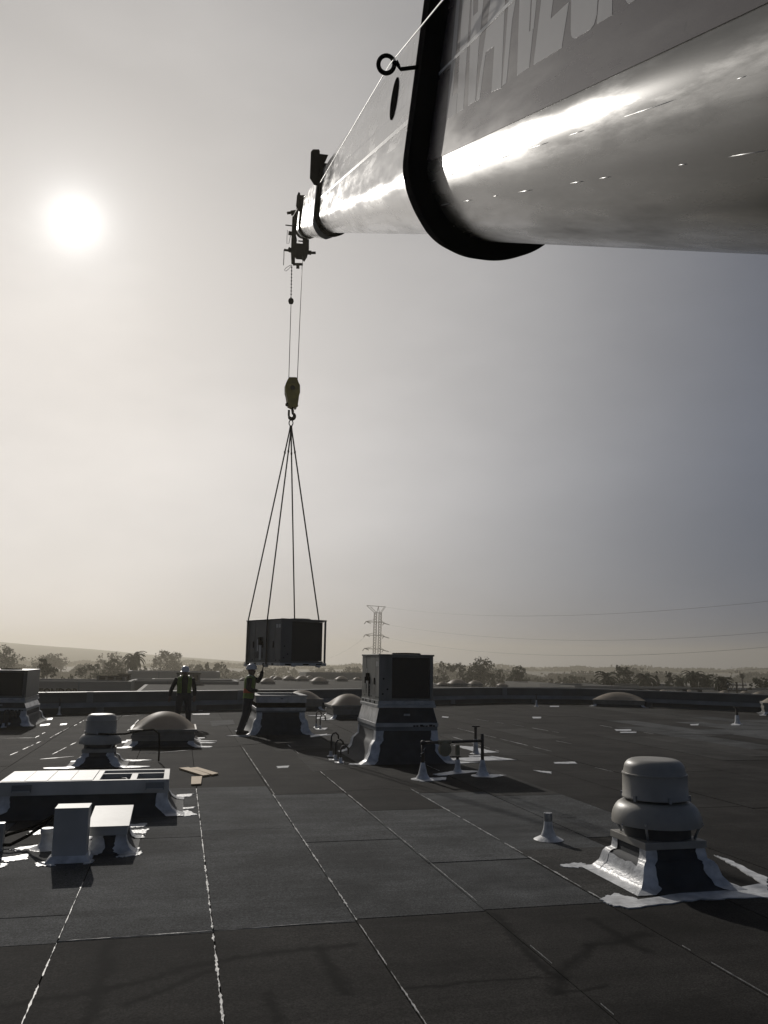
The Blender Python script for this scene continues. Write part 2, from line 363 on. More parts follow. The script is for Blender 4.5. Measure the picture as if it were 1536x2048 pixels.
def inside(x, y, poly):
    c = False; n = len(poly)
    for i in range(n):
        (x1, y1), (x2, y2) = poly[i], poly[(i+1) % n]
        if (y1 > y) != (y2 > y) and x < (x2-x1)*(y-y1)/(y2-y1)+x1: c = not c
    return c
def clip(poly, x0, x1, y0, y1):         # polygon clipped to a rectangle
    def cut(p, f, g):
        r = []
        for i in range(len(p)):
            a, b = p[i], p[(i+1) % len(p)]; fa, fb = f(a), f(b)
            if fa >= 0: r.append(a)
            if (fa >= 0) != (fb >= 0): t = fa/(fa-fb); r.append((a[0]+(b[0]-a[0])*t, a[1]+(b[1]-a[1])*t))
        return r
    for f in (lambda p: p[0]-x0, lambda p: x1-p[0], lambda p: p[1]-y0, lambda p: y1-p[1]):
        poly = cut(poly, f, None)
        if len(poly) < 3: return []
    return poly
# roll-roofing sheets, one object each
SX = [-15.9+0.0]
seamx = [-0.72+1.055*k for k in range(-14, 31)]
brk = {}     # cross joints traced in the photograph, by strip index
for k in range(len(seamx)-1):
    q = random.Random(100+k); ys = [-2.5, 1.0+q.uniform(0, 1.2), 6.5+q.uniform(-0.03, 0.05)]
    y = 6.5+q.uniform(3.2, 5.0)
    while y < 37: ys.append(y); y += q.uniform(3.0, 6.5)
    brk[k] = ys+[38.0]
def K(x): return int((x+0.72)//1.055)+14
brk[K(-0.3)][2:5] = [6.42, 9.7, 13.2]; brk[K(0.8)][2:5] = [6.46, 10.0, 13.2]; brk[K(1.9)][2:5] = [6.53, 9.2, 12.35]
brk[K(3.0)][2:5] = [6.57, 8.1, 10.9]; brk[K(4.0)][2:5] = [6.57, 8.45, 12.2]; brk[K(-1.2)][2:5] = [6.40, 7.05, 9.6]; brk[K(5.0)][2:5] = [6.6, 8.9, 11.75]
for k in brk: brk[k] = sorted(set(brk[k]))
def sheet_mat(x, y):
    if -3.9 < x < 3.5 and 6.4 < y < (13.3 if x < 1.37 else 12.4) and not (x < -0.7 and y > 10.6): return 'new'
    if 3.5 <= x < 5.6 and 8.2 < y < 12.2: return 'new'
    if 3.5 <= x < 4.55 and 6.6 < y <= 8.2: return 'mid'
    if 12.6 < x < 20.5 and 19 < y < 25.5: return 'new'
    if 2.4 < x < 3.5 and 15.0 < y < 20.5: return 'mid'
    h = math.sin(x*12.9+y*7.7)*43758.5; h -= math.floor(h)
    return 'mid' if h > 0.80 and y > 14 else 'old'
INNER = [(-15.8, 24.9), (-4.3, 29.45), (14.5, 36.8), (18.3, 36.15), (23.2, 30.05), (30.8, 20.9), (30.8, -2.4), (-15.8, -2.4)]
nsheet = 0
for k in range(len(seamx)-1):
    x0, x1 = seamx[k]+0.005, seamx[k+1]-0.005
    ys = brk[k]
    for j in range(len(ys)-1):
        y0, y1 = ys[j]+0.009, ys[j+1]-0.009
        if y1-y0 < 0.1: continue
        p = clip(INNER[::-1], x0, x1, y0, y1)
        if len(p) < 3: continue
        q = random.Random(k*77+j); z = 0.001+q.choice((0.0, 0.002, 0.004))
        sh = MB().prism(p, 'z', -0.010, z).build('roofing_sheet', sheet_mat((x0+x1)/2, (y0+y1)/2), roof)
        nsheet += 1

# white seam coating along the joints, ragged ribbons
def bead(pts, w=0.022, gap=0.25, seed=0, parent=roof, z=0.0068, name='seam_coating', step=0.05, jit=0.75):
    q = random.Random(seed); mb = MB(); w *= 0.62; ph = [q.uniform(0, 9) for _ in range(4)]
    pts = [np.array(p[:2], float) for p in pts]
    seg = []
    for a, b in zip(pts, pts[1:]):
        L = np.linalg.norm(b-a); n = max(2, int(L/step)); seg += [a+(b-a)*t/n for t in range(n)]
    seg.append(pts[-1])
    run = []; on = True; left = q.uniform(0.4, 2.0)
    def flush(run):
        if len(run) < 3: return
        vs = []; 
        for i, p in enumerate(run):
            t = run[min(i+1, len(run)-1)]-run[max(i-1, 0)]; t = t/(np.linalg.norm(t)+1e-9); nn = np.array([-t[1], t[0]])
            e = min(1.0, 0.25+0.4*min(i, len(run)-1-i))
            sm = .55+.35*math.sin(i*.23+ph[0])+.25*math.sin(i*.71+ph[1])+.2*math.sin(i*1.9+ph[2]); sm = max(.04, sm)
            a = w*e*sm*q.uniform(.35, 1.5); b = w*e*sm*q.uniform(.35, 1.5)
            vs += [(*(p+nn*a), z), (*(p-nn*b), z)]
        n = len(run); mb.add(vs+[(v[0], v[1], z-0.008) for v in vs], [(2*i, 2*i+1, 2*i+3, 2*i+2) for i in range(n-1)] +
               [(2*i, 2*i+2, 2*i+2+2*n, 2*i+2*n) for i in range(n-1)]+[(2*i+1, 2*i+1+2*n, 2*i+3+2*n, 2*i+3) for i in range(n-1)])
    for p in seg:
        if on: run.append(p+np.array([q.uniform(-1, 1), q.uniform(-1, 1)])*w*0.3)
        left -= step
        if left < 0:
            if on: flush(run); run = []
            on = (not on) if gap > 0 else True
            left = (q.uniform(0.5, 2.4) if gap < .5 else q.uniform(.06, .5)) if on else q.uniform(0.03, gap)
    if on: flush(run)
    if mb.v: mb.build(name, 'seamcoat', parent)
def bpx(a, b, **k): bead([P(*a), P(*b)], **k)
sd = 1
for x, y0, y1, w, g in [(-0.72, 2.2, 6.4, 0.010, 0.15), (-0.72, 6.5, 8.0, 0.007, 0.4), (0.33, 3.0, 6.4, 0.016, 0.15), (0.33, 6.5, 9.0, 0.014, 0.12), (0.33, 9.0, 13.2, 0.011, 0.25),
                        (1.40, 3.0, 6.4, 0.008, 0.25), (1.40, 6.5, 12.4, 0.013, 0.15), (1.42, 12.4, 18.9, 0.012, 0.3), (2.47, 3.0, 6.5, 0.0035, 1.2), (2.47, 6.8, 11.0, 0.006, 0.3),
                        (2.47, 11.0, 19.3, 0.016, 0.2), (3.52, 6.5, 9.5, 0.016, 0.2), (3.52, 9.5, 12.6, 0.018, 0.12), (4.58, 14.5, 20.0, 0.012, 0.8), (3.52, 3.2, 6.4, 0.0025, 1.8)]:
    bead([(x, y0), (x, (y0+y1)/2), (x, y1)], w=w, gap=g, seed=sd, step=0.025); sd += 1
bpx((115, 1884), (425, 1863), w=0.007, gap=0.3, seed=sd); bpx((425, 1864), (700, 1842), w=0.004, gap=0.8, seed=sd+1)
for a, b, w, g in [((949, 1438), (1048, 1453), .03, .4), ((915, 1457), (1103, 1503), .028, .3), ((905, 1474), (999, 1503), .03, .3), ((1064, 1456), (1227, 1485), .022, .6), ((1112, 1482), (1189, 1497), .015, .6),
                   ((1200, 1451), (1338, 1473), .022, .5), ((20, 1511), (82, 1483), .03, .2), ((105, 1509), (152, 1485), .03, .2), ((70, 1476), (90, 1465), .03, .3), ((100, 1476), (137, 1456), .03, .2), ((148, 1452), (168, 1441), .03, .3),
                   ((255, 1462), (277, 1440), .03, .3), ((80, 1519), (160, 1512), .05, .1), ((290, 1508), (385, 1500), .028, .2), ((547, 1470), (540, 1452), .03, .1), ((1190, 1535), (1460, 1600), .012, .8), ((385, 1425), (470, 1421), .05, .5),
                   ((60, 1430), (140, 1427), .05, .4), ((230, 1433), (300, 1429), .03, .4), ((560, 1425), (660, 1420), .04, .8), ((880, 1480), (930, 1496), .03, .3), ((1340, 1473), (1530, 1469), .015, .9), ((0, 1477), (70, 1476), .03, .7)]:
    bpx(a, b, w=w, gap=g, seed=sd, step=0.12); sd += 1
# dabs and patches of white coating on the roof (pixel outlines laid on the roof)
def patch(px, name='coating_patch', material='coating', parent=roof, z=0.0085, seed=0, sub=9, jit=0.014):
    q = random.Random(seed); pts = []
    for i in range(len(px)):
        a, b = P(*px[i]), P(*px[(i+1) % len(px)])
        for t in range(sub):
            p = a+(b-a)*t/sub; pts.append((p[0]+q.uniform(-jit, jit), p[1]+q.uniform(-jit, jit)*1.5))
    return MB().prism(pts[::-1], 'z', z-0.009, z).build(name, material, parent)
PATCHES = [[(553,1533),(578,1532),(576,1536),(555,1537)], [(1068,1541),(1102,1544),(1103,1548),(1082,1545)], [(1107,1525),(1150,1524),(1154,1528),(1110,1528)],
           [(1230,1459),(1262,1459),(1262,1462),(1232,1462)], [(1240,1464),(1272,1464),(1272,1466),(1241,1466)], [(1065,1434),(1082,1434),(1082,1437),(1066,1437)],
           [(885,1433),(897,1434),(896,1436),(884,1435)], [(121,1448),(134,1447),(133,1450),(120,1451)], [(870,1519),(985,1513),(1032,1520),(940,1523)], [(905,1491),(945,1494),(996,1505),(960,1507)],
           [(832,1561),(850,1557),(893,1555),(890,1560),(845,1564)], [(866,1549),(920,1541),(968,1543),(930,1547),(880,1552)], [(953,1554),(985,1549),(1012,1551),(985,1556)], [(938,1512),(960,1510),(962,1513),(940,1514)],
           [(632,1435),(650,1434),(648,1437),(633,1438)], [(628,1457),(655,1456),(650,1460),(632,1460)], [(1380,1449),(1398,1448),(1396,1451),(1382,1451)], [(1462,1449),(1482,1448),(1480,1451),(1464,1451)],
           [(655,1512),(668,1511),(668,1514),(655,1514)], [(657,1518),(674,1517),(674,1521),(659,1521)], [(668,1524),(688,1523),(688,1527),(670,1527)],
           [(3,1453),(14,1452),(13,1455),(2,1456)], [(80,1450),(100,1447),(98,1451),(80,1453)], [(86,1438),(105,1436),(104,1440),(86,1441)],
           [(240,1709),(285,1704),(280,1712),(232,1716)], [(245,1700),(280,1696),(278,1701),(240,1703)], [(246,1675),(290,1671),(288,1676),(246,1679)], [(262,1662),(297,1659),(290,1668),(268,1668)], [(238,1651),(295,1648),(288,1655),(245,1657)],
           [(20,1700),(80,1690),(82,1695),(30,1704)], [(0,1718),(56,1710),(54,1720),(10,1726)], [(0,1730),(15,1727),(12,1733),(0,1737)], [(72,1728),(105,1722),(110,1733),(75,1734)], [(165,1722),(188,1720),(182,1728),(168,1729)], [(60,1664),(85,1660),(80,1670),(55,1672)],
           [(353,1591),(388,1588),(380,1594),(352,1596)], [(362,1617),(390,1615),(388,1618),(364,1619)], [(352,1624),(376,1622),(394,1630),(372,1634),(355,1632)],
           [(1120,1730),(1165,1727),(1180,1735),(1150,1737),(1125,1735)], [(1200,1800),(1232,1788),(1275,1800),(1536,1768),(1536,1797),(1400,1800),(1260,1818),(1222,1812)], [(1430,1712),(1455,1720),(1536,1758),(1536,1775),(1470,1735)],
           [(540,1438),(580,1434),(566,1440),(545,1441)], [(397,1420),(405,1420),(405,1422),(397,1422)], [(384,1428),(420,1427),(418,1430),(386,1430)], [(1100,1412),(1118,1412),(1118,1414),(1100,1414)],
           [(185,1462),(192,1460),(190,1465),(184,1466)], [(243,1484),(262,1481),(258,1485),(244,1487)], [(470,1462),(500,1459),(498,1463),(475,1465)], [(620,1472),(655,1468),(650,1471),(622,1475)], [(395,1476),(410,1475),(409,1477),(396,1478)]]
for i, p in enumerate(PATCHES): patch(p, seed=i, z=0.0078+0.00006*i)
# repair patches of newer roofing
for i, p in enumerate([[(420,1443),(465,1440),(470,1449),(424,1453)], [(590,1508),(700,1500),(735,1535),(625,1545)], [(545,1497),(600,1494),(610,1500),(552,1504)], [(95,1425),(290,1420),(290,1427),(60,1440)], [(470,1486),(570,1478),(575,1484),(475,1491)]]):
    patch(p, 'repair_patch', 'mid' if i else 'new', seed=50+i, z=0.0072, jit=0.004)
# ring stain and drain mark by the vent
rp = P(1135, 1633); rv = []
for i in range(28):
    a = i*math.tau/28; rv += [(rp[0]+.115*math.cos(a), rp[1]+.115*math.sin(a), .0085), (rp[0]+.075*math.cos(a), rp[1]+.075*math.sin(a), .0085)]
MB().add(rv, [(2*i, 2*((i+1) % 28), 2*((i+1) % 28)+1, 2*i+1) for i in range(28)]).build('ring_stain', 'new', roof)

# parapet: five runs, each a wall with coping, cant band and joint covers
PARL = ['long parapet run behind the skylights and the two workers', 'short parapet run at the far corner of the roof', 'parapet run slanting back behind the far flat skylight', 'parapet run beside the far vent pipe and the ribbed skylight', 'parapet run beyond the grey unit on its low curb']
def parapet(a, b, label, joints=()):
    a = np.array(a); b = np.array(b); L = float(np.linalg.norm(b-a)); ang = math.atan2(b[1]-a[1], b[0]-a[0])
    t = thing('parapet_wall', label, 'wall', (a[0], a[1], 0), ang)
    MB().box(0, L, 0.0, 0.22, 0.0, 0.66).build('wall', 'parapet', t)
    MB().box(-0.02, L+0.02, -0.03, 0.26, 0.662, 0.715).build('coping', 'coping', t)
    MB().hexa([(0,-0.16,.20),(L,-0.16,.20),(L,-0.003,.20),(0,-0.003,.20)], [(0,-0.12,.27),(L,-0.12,.27),(L,-0.003,.36),(0,-0.003,.36)]).build('cant_band', 'parapet_band', t)
    for j in joints: MB().box(j-0.11, j+0.11, -0.036, -0.0305, 0.365, 0.72).build('joint_cover', 'parapet_band', t)
    q = random.Random(int(L*10)); x = q.uniform(1, 2)
    while x < L-0.5: MB().box(x-.12, x+.12, -0.11, -0.001, 0.004, 0.195).build('bracket', 'parapet_band', t); x += q.uniform(1.2, 4.5)
    return t
def along(a, b, px, py):
    p = P(px, py); a = np.array(a); b = np.array(b); d = (b-a)/np.linalg.norm(b-a); return float((p[:2]-a)@d)
parapet(OUT[0], OUT[1], PARL[4])
parapet(OUT[1], OUT[2], PARL[0], [along(OUT[1], OUT[2], 168, 1425), along(OUT[1], OUT[2], 462, 1417)])
parapet(OUT[2], OUT[3], PARL[1], [0.25])
parapet(OUT[3], OUT[4], PARL[2], [])
parapet(OUT[4], OUT[5], PARL[3], [])

# ================================================================== ROOF THINGS
def flared(t, w, l, h, flare, z0=0.008, strip=0.13, splash=True, seed=0, bump=True, corner='coating', coatside=()):
    """membrane flashing round a curb (w along x, l along y, centred) with white-coated mitred corners"""
    if bump: prof = [(0, h), (0.012, h*0.72), (0.05, h*0.66), (flare*0.30, h*0.56), (flare*0.40, h*0.30), (flare*0.62, h*0.10), (flare, z0)]
    else: prof = [(0, h), (0.01, h*0.6), (flare*0.25, h*0.32), (flare*0.55, h*0.12), (flare, z0)]
    q = random.Random(seed)
    def pt(side, u, o, z, d=0.0):
        hx, hy = w/2+o, l/2+o
        return {0: (u*hx, -hy-d, z), 1: (hx+d, u*hy, z), 2: (-u*hx, hy+d, z), 3: (-hx-d, -u*hy, z)}[side]
    for side in range(4):
        vs = []; n = len(prof)
        for o, z in prof: vs += [pt(side, -1, o, z), pt(side, 1, o, z)]
        MB().add(vs, [(2*i, 2*i+2, 2*i+3, 2*i+1) for i in range(n-1)]).build('flashing_sheet', 'membrane', t, smooth=50)
    fine = []
    for (o0, z0_), (o1, z1_) in zip(prof, prof[1:]):
        for k in range(3): fine.append((o0+(o1-o0)*k/3, z0_+(z1_-z0_)*k/3))
    fine.append(prof[-1])
    for c in range(4):
        mb = MB(); jj = [q.uniform(.7, 1.35) for _ in range(len(fine)+6)]
        for side, e in ((c, 1), ((c+1) % 4, -1)):
            half = (w if side in (0, 2) else l)/2; vs = []
            for i, (o, z) in enumerate(fine):
                s = strip*(0.75+0.7*(i/len(fine)))*sum(jj[i:i+4])/4*q.uniform(.95, 1.05)
                # stay proud of the sheet: thicken outwards
                u1 = e*1.0; u0 = e*(1-s/(half+o)); d = 0.010
                vs += [pt(side, u0, o, z+0.004, d), pt(side, u1*(1+d/(half+o)), o, z+0.004, d)]
            n = len(fine); m2 = [(2*i, 2*i+2, 2*i+3, 2*i+1) for i in range(n-1)]
            if e < 0: m2 = [f[::-1] for f in m2]
            mb.add(vs, m2)
        mb.build('corner_coating', corner, t, smooth=60)
    for side in coatside:
        sub = fine[int(len(fine)*.52):]; vs = []; m2 = []; nn = 14
        for i, (o, z) in enumerate(sub):
            for k in range(nn+1):
                zz = z; u = -1+2*k/nn
                if i == 0: zz = z+q.uniform(-.01, .025)
                vs.append(pt(side, u*.99, o, zz+.003, .007))
        for i in range(len(sub)-1):
            for k in range(nn): a = i*(nn+1)+k; m2.append((a, a+nn+1, a+nn+2, a+1))
        MB().add(vs, m2).build('side_coating', corner, t, smooth=60)
def splash(cx, cy, w, l, sides, seed=0, parent=roof, reach=0.25):
    q = random.Random(seed)
    for (sx, sy) in sides:
        x, y = cx+sx*w/2, cy+sy*l/2; pts = []
        for i in range(14):
            a = i*math.tau/14; rx = reach*q.uniform(0.6, 1.2)*(1.5 if math.cos(a)*sx > 0 else 0.6); ry = reach*0.5*q.uniform(0.7, 1.3)
            pts.append((x+rx*math.cos(a), y+ry*math.sin(a)))
        MB().prism(pts, 'z', 0.001, 0.0112+q.uniform(0, .0012)).build('coating_patch', 'coating', parent)

def arc_prof(pts): return pts
def rfan(name, label, cx, cy, plate, rcap, rdome, zs, curbh, flare, seed, group=None, coatside=()):
    """mushroom exhaust fan. zs: plate bottom, plate top, dome bottom, dome top, cap bottom, cap shoulder, cap top"""
    t = thing(name, label, 'exhaust fan', (cx, cy, 0), 0, group)
    flared(t, plate-0.05, plate-0.05, curbh, flare, seed=seed, strip=0.11 if plate > .6 else .12, coatside=coatside)
    zb, zt, d0, d1, c0, c1, c2 = zs
    MB().box(-plate/2, plate/2, -plate/2, plate/2, zb, zt).build('curb_cap', 'fan', t, bevel=0.006)
    rn = rdome*0.74
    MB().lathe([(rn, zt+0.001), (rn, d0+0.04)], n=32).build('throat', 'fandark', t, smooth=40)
    for sx in (-1, 1):
        for sy in (-1, 1): MB().tube([(sx*rn*.78, sy*rn*.78, zt+.001), (sx*rn*.95, sy*rn*.95, d0+.05)], 0.012).build('strut', 'galv', t)
    pr = [(rdome*0.94, d0), (rdome, d0+0.004), (rdome, d0+0.016)]
    for i in range(1, 9):
        a = i/8*math.pi/2; pr.append((rcap*0.80+(rdome-rcap*0.80)*math.cos(a)**0.8, d0+0.016+(d1-d0-0.016)*math.sin(a)))
    wb = MB().lathe(pr, n=48).build('wind_band', 'fan', t, smooth=45)
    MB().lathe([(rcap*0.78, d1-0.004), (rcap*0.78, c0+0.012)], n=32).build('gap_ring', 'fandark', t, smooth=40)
    pr = [(rcap*1.0, c0), (rcap*1.02, c0+0.004), (rcap*1.02, c0+0.018), (rcap*1.0, c0+0.024), (rcap*0.985, c1), (rcap*1.0, c1+0.004), (rcap*1.0, c1+0.016), (rcap*0.965, c1+0.020)]
    top = c2-(c1+0.020); rc = min(top*0.8, rcap*0.34)
    for i in range(0, 9):
        a = i/8*math.pi/2; pr.append((rcap*0.93-rc+rc*math.cos(a), c2-rc*0.9+rc*0.9*math.sin(a)))
    pr.append((rcap*0.2, c2+0.006))
    MB().lathe(pr, n=48).build('motor_cover', 'fan', t, smooth=45)
    for k in range(6):
        a = k*math.tau/6+0.4; MB().box(-.012, .012, -.008, .008, -.03, .02).build('clip', 'galv', t, loc=(rcap*1.03*math.cos(a), rcap*1.03*math.sin(a), c0+.02), rz=a+math.pi/2)
    for k in range(8):
        a = k*math.tau/8+.2; MB().ellip((0, 0, 0), (.008, .008, .008), 6, 4).build('rivet', 'galv', wb, loc=((rdome+.001)*math.cos(a), (rdome+.001)*math.sin(a), d0+.012))
    return t
rfan('roof_exhaust_fan', 'large tan mushroom exhaust fan on a white cornered curb beside the short vent pipe', 4.385, 7.19, 0.62, 0.297, 0.405,
     (0.315, 0.378, 0.485, 0.690, 0.708, 0.915, 1.06), 0.314, 0.24, 3, coatside=(3,))
rfan('roof_exhaust_fan', 'tan mushroom exhaust fan with a black cable, behind the long open white frame', -1.345, 16.2, 0.56, 0.275, 0.37,
     (0.235, 0.30, 0.375, 0.55, 0.562, 0.77, 0.895), 0.234, 0.26, 5)
splash(-1.345, 16.2, 1.0, 0.95, [(-1, -1), (1, -1), (1, 1)], 3)
# the fan's cable runs over to the skylight and down to the roof
c = MB().tube([(-1.36, 15.93, .565), (-1.15, 15.86, .555), (-0.9, 15.9, .56), (-0.62, 16.1, .60), (-0.42, 16.3, .60), (-0.32, 16.4, .52), (-0.30, 16.42, .3), (-0.30, 16.42, .016)], 0.016).build('power_cable', 'rubber', None, smooth=True)
tag(c, 'black power cable arching from the mushroom fan down to the roof', 'cable')

def skylight(label, cx, cy, w, l, zt, rise, curbh, group='dome skylights on the roof', detail=True, rz=0.0, flare=0.2, frame='frame'):
    t = thing('dome_skylight', label, 'skylight', (cx, cy, 0), rz, group)
    flared(t, w-0.08, l-0.08, curbh, flare, seed=int(abs(cx*31+cy*7)), strip=0.12, bump=False)
    n = 4 if detail else 2; dz = (zt-curbh)/n
    for i in range(n):
        o = 0.0 if i < n-1 else 0.03
        if i % 2 == 0 and i < n-1: o = -0.02
        MB().box(-w/2-o, w/2+o, -l/2-o, l/2+o, curbh+i*dz+(0.001 if i else 0), curbh+(i+1)*dz).build('frame_rail', frame, t, bevel=0.004)
    N = 18; vs = []; fs = []
    for j in range(N+1):
        for i in range(N+1):
            u = -1+2*i/N; v = -1+2*j/N; ru = 1-u*u; rv = 1-v*v
            z = rise*(ru*rv)**0.95
            vs.append((u*w/2*0.985, v*l/2*0.985, zt+0.004+z))
    for j in range(N):
        for i in range(N): a = j*(N+1)+i; fs.append((a, a+1, a+N+2, a+N+1))
    MB().add(vs, fs).build('dome', 'dome', t, smooth=True)
    return t
G_SKY = 'dome skylights on the roof'
skylight('near tan dome skylight on a ribbed dark frame in front of the standing worker', -0.28, 19.8, 1.36, 1.38, 0.37, 0.34, 0.12)
splash(-0.28, 19.75, 1.6, 1.6, [(-1, -1), (1, -1), (1, 0.1), (1, .6)], 4)
skylight('tan dome skylight partly hidden behind the installed rooftop unit', 5.55, 27.75, 1.3, 1.45, 0.44, 0.34, 0.14, rz=0.0)
splash(5.55, 27.75, 1.6, 1.8, [(-1, -1), (-1, 1)], 8, reach=.3)
skylight('tan dome skylight rising behind the empty open curb', 4.65, 32.3, 1.35, 1.4, 0.42, 0.30, 0.14, detail=False)
skylight('wide flat dome skylight in front of the slanting parapet', 19.3, 34.3, 2.2, 1.5, 0.30, 0.32, 0.10, rz=-0.55)
skylight('pale ribbed dome skylight at the right parapet past the far vent pipe', 23.05, 28.35, 1.5, 1.6, 0.48, 0.3, 0.14, rz=-0.6)

# ------------------------------------------------------------------ rooftop air-conditioning units
def rtu(label, loc, rz, w, l, h, paint, seed=0, plates=True, hanging=False):
    """packaged unit: condenser coil on the -y face, service panels on the -x face. origin at base centre"""
    t = thing('rooftop_unit', label, 'air conditioner', loc, rz, 'packaged rooftop units')
    b = 0.075
    x0, x1, y0, y1 = -w/2, w/2, -l/2, l/2
    for (a0, a1, c0, c1) in ((x0-.012, x1+.012, y0-.012, y0+.04), (x0-.012, x1+.012, y1-.04, y1+.012), (x0-.012, x0+.04, y0+.041, y1-.041), (x1-.04, x1+.012, y0+.041, y1-.041)):
        MB().box(a0, a1, c0, c1, 0, b).build('base_rail', 'galv', t)
    for k, yy in enumerate((-l*.30, -l*.05, l*.2, l*.38)):
        MB().box(x0-.0155, x0-.0125, yy-.05, yy+.05, .018, .058).build('fork_slot', 'black', t)
    for xx in (-w*.34, w*.05, w*.34): MB().box(xx-.09, xx+.09, y0-.0155, y0-.0125, .02, .055).build('fork_slot', 'labelw' if not hanging else 'black', t)
    MB().box(x0+.02, x1-.02, y0+.02, y1-.02, b-.02, b-.004).build('drain_pan', 'galv', t)
    zt = h-0.035
    cw = w*0.235                                   # corner cabinet beside the coil
    MB().box(x0, x0+cw, y0, y0+.30, b+.001, zt).build('corner_cabinet', paint, t, bevel=.008)
    gx = .045 if hanging else 0.0
    MB().box(x1-.085+gx, x1-.03+gx*.66, y0+.0, y0+.05, b+.001, zt).build('corner_post', paint, t, bevel=.006)
    MB().box(x0+cw+.002, x1-.087-gx*.3, y0+.035, y0+.09, b+.05, zt-.03).build('condenser_coil', 'coil', t)
    MB().box(x0+cw+.001, x1-.086, y0+.002, y0+.03, b+.001, b+.045).build('coil_sill', paint, t)
    MB().box(x0+cw+.001, x1-.086, y0+.002, y0+.03, zt-.028, zt-.001).build('coil_header', paint, t)
    # service panels down the long -x side
    ys = [y0+.302, y0+.302+(l-.302)*.36, y0+.302+(l-.302)*.68, y1]
    for k in range(3):
        pn = MB().box(x0+.004*(k % 2), x0+.03, ys[k]+.002, ys[k+1]-.002, b+.001, zt-.001).build('service_panel', paint, t, bevel=.006)
        MB().box(x0-.02, x0-.001+.004*(k % 2), ys[k]+.05, ys[k]+.075, b+(zt-b)*.35, b+(zt-b)*.5).build('handle', 'black', pn)
        for s in range(5): MB().box(x0-.006, x0-.001+.004*(k % 2), ys[k]+.06, ys[k+1]-.06, b+.12+s*.03, b+.132+s*.03).build('louvre', 'black' if k == 1 else paint, pn)
    sp = MB().box(x0-.055, x0-.001, ys[1]+.10, ys[1]+.22, b+(zt-b)*.42, b+(zt-b)*.60).build('disconnect_switch', 'black', t)
    MB().box(x0-.022, x0-.001, ys[1]+.11, ys[1]+.21, b+(zt-b)*.06, b+(zt-b)*.41).build('conduit_cover', 'labelw' if hanging else paint, t)
    if plates:
        MB().box(x0-.0035, x0-.001, y0+.04, y0+.13, zt-.20, zt-.11).build('rating_plate', 'labelw', t)
        MB().box(x0-.0035, x0-.001, y0+.16, y0+.25, zt-.20, zt-.11).build('rating_plate', 'labelw', t)
        MB().box(x0-.0035, x0-.0005, ys[1]+.3, ys[1]+.36, b+.3, b+.6).build('rating_plate', 'labelw', t)
    for (yy, zz) in ((y0+.05, .14), (y0+.22, .14), (ys[1]-.1, .14), (ys[2]+.1, .14)): MB().lathe([(.018, 0), (.018, .004)], n=10).build('knockout', 'black', t, loc=(x0+cw*.5 if 0 else x0-.0045, yy, zz)).rotation_euler = (0, math.pi/2, 0)
    for xx, zz in ((x0+cw*.35, .42), (x0+cw*.65, .22), (x0+cw*.30, .13)): MB().lathe([(.018, 0), (.018, .003)], n=10).build('knockout', 'black', t, loc=(xx, y0-.001, b+zz)).rotation_euler = (math.pi/2, 0, 0)
    MB().box(x1-.03, x1, y0+(.40 if hanging else .052), y1-.002, b+.001, zt-.001).build('side_panel', paint, t, bevel=.006)
    MB().box(x0+.032, x1-.032, y1-.03, y1-.001, b+.001, zt-.001).build('end_panel', paint, t)
    MB().box(x0-.015, x1+.005, y0-.015, y1+.015, zt, h).build('top_cover', paint, t, bevel=.010)
    MB().lathe([(.28, h+.001), (.30, h+.012), (.27, h+.03), (.05, h+.036)], c=(w*.1, y0+.45), n=28).build('fan_grille', 'black', t, smooth=40)
    return t

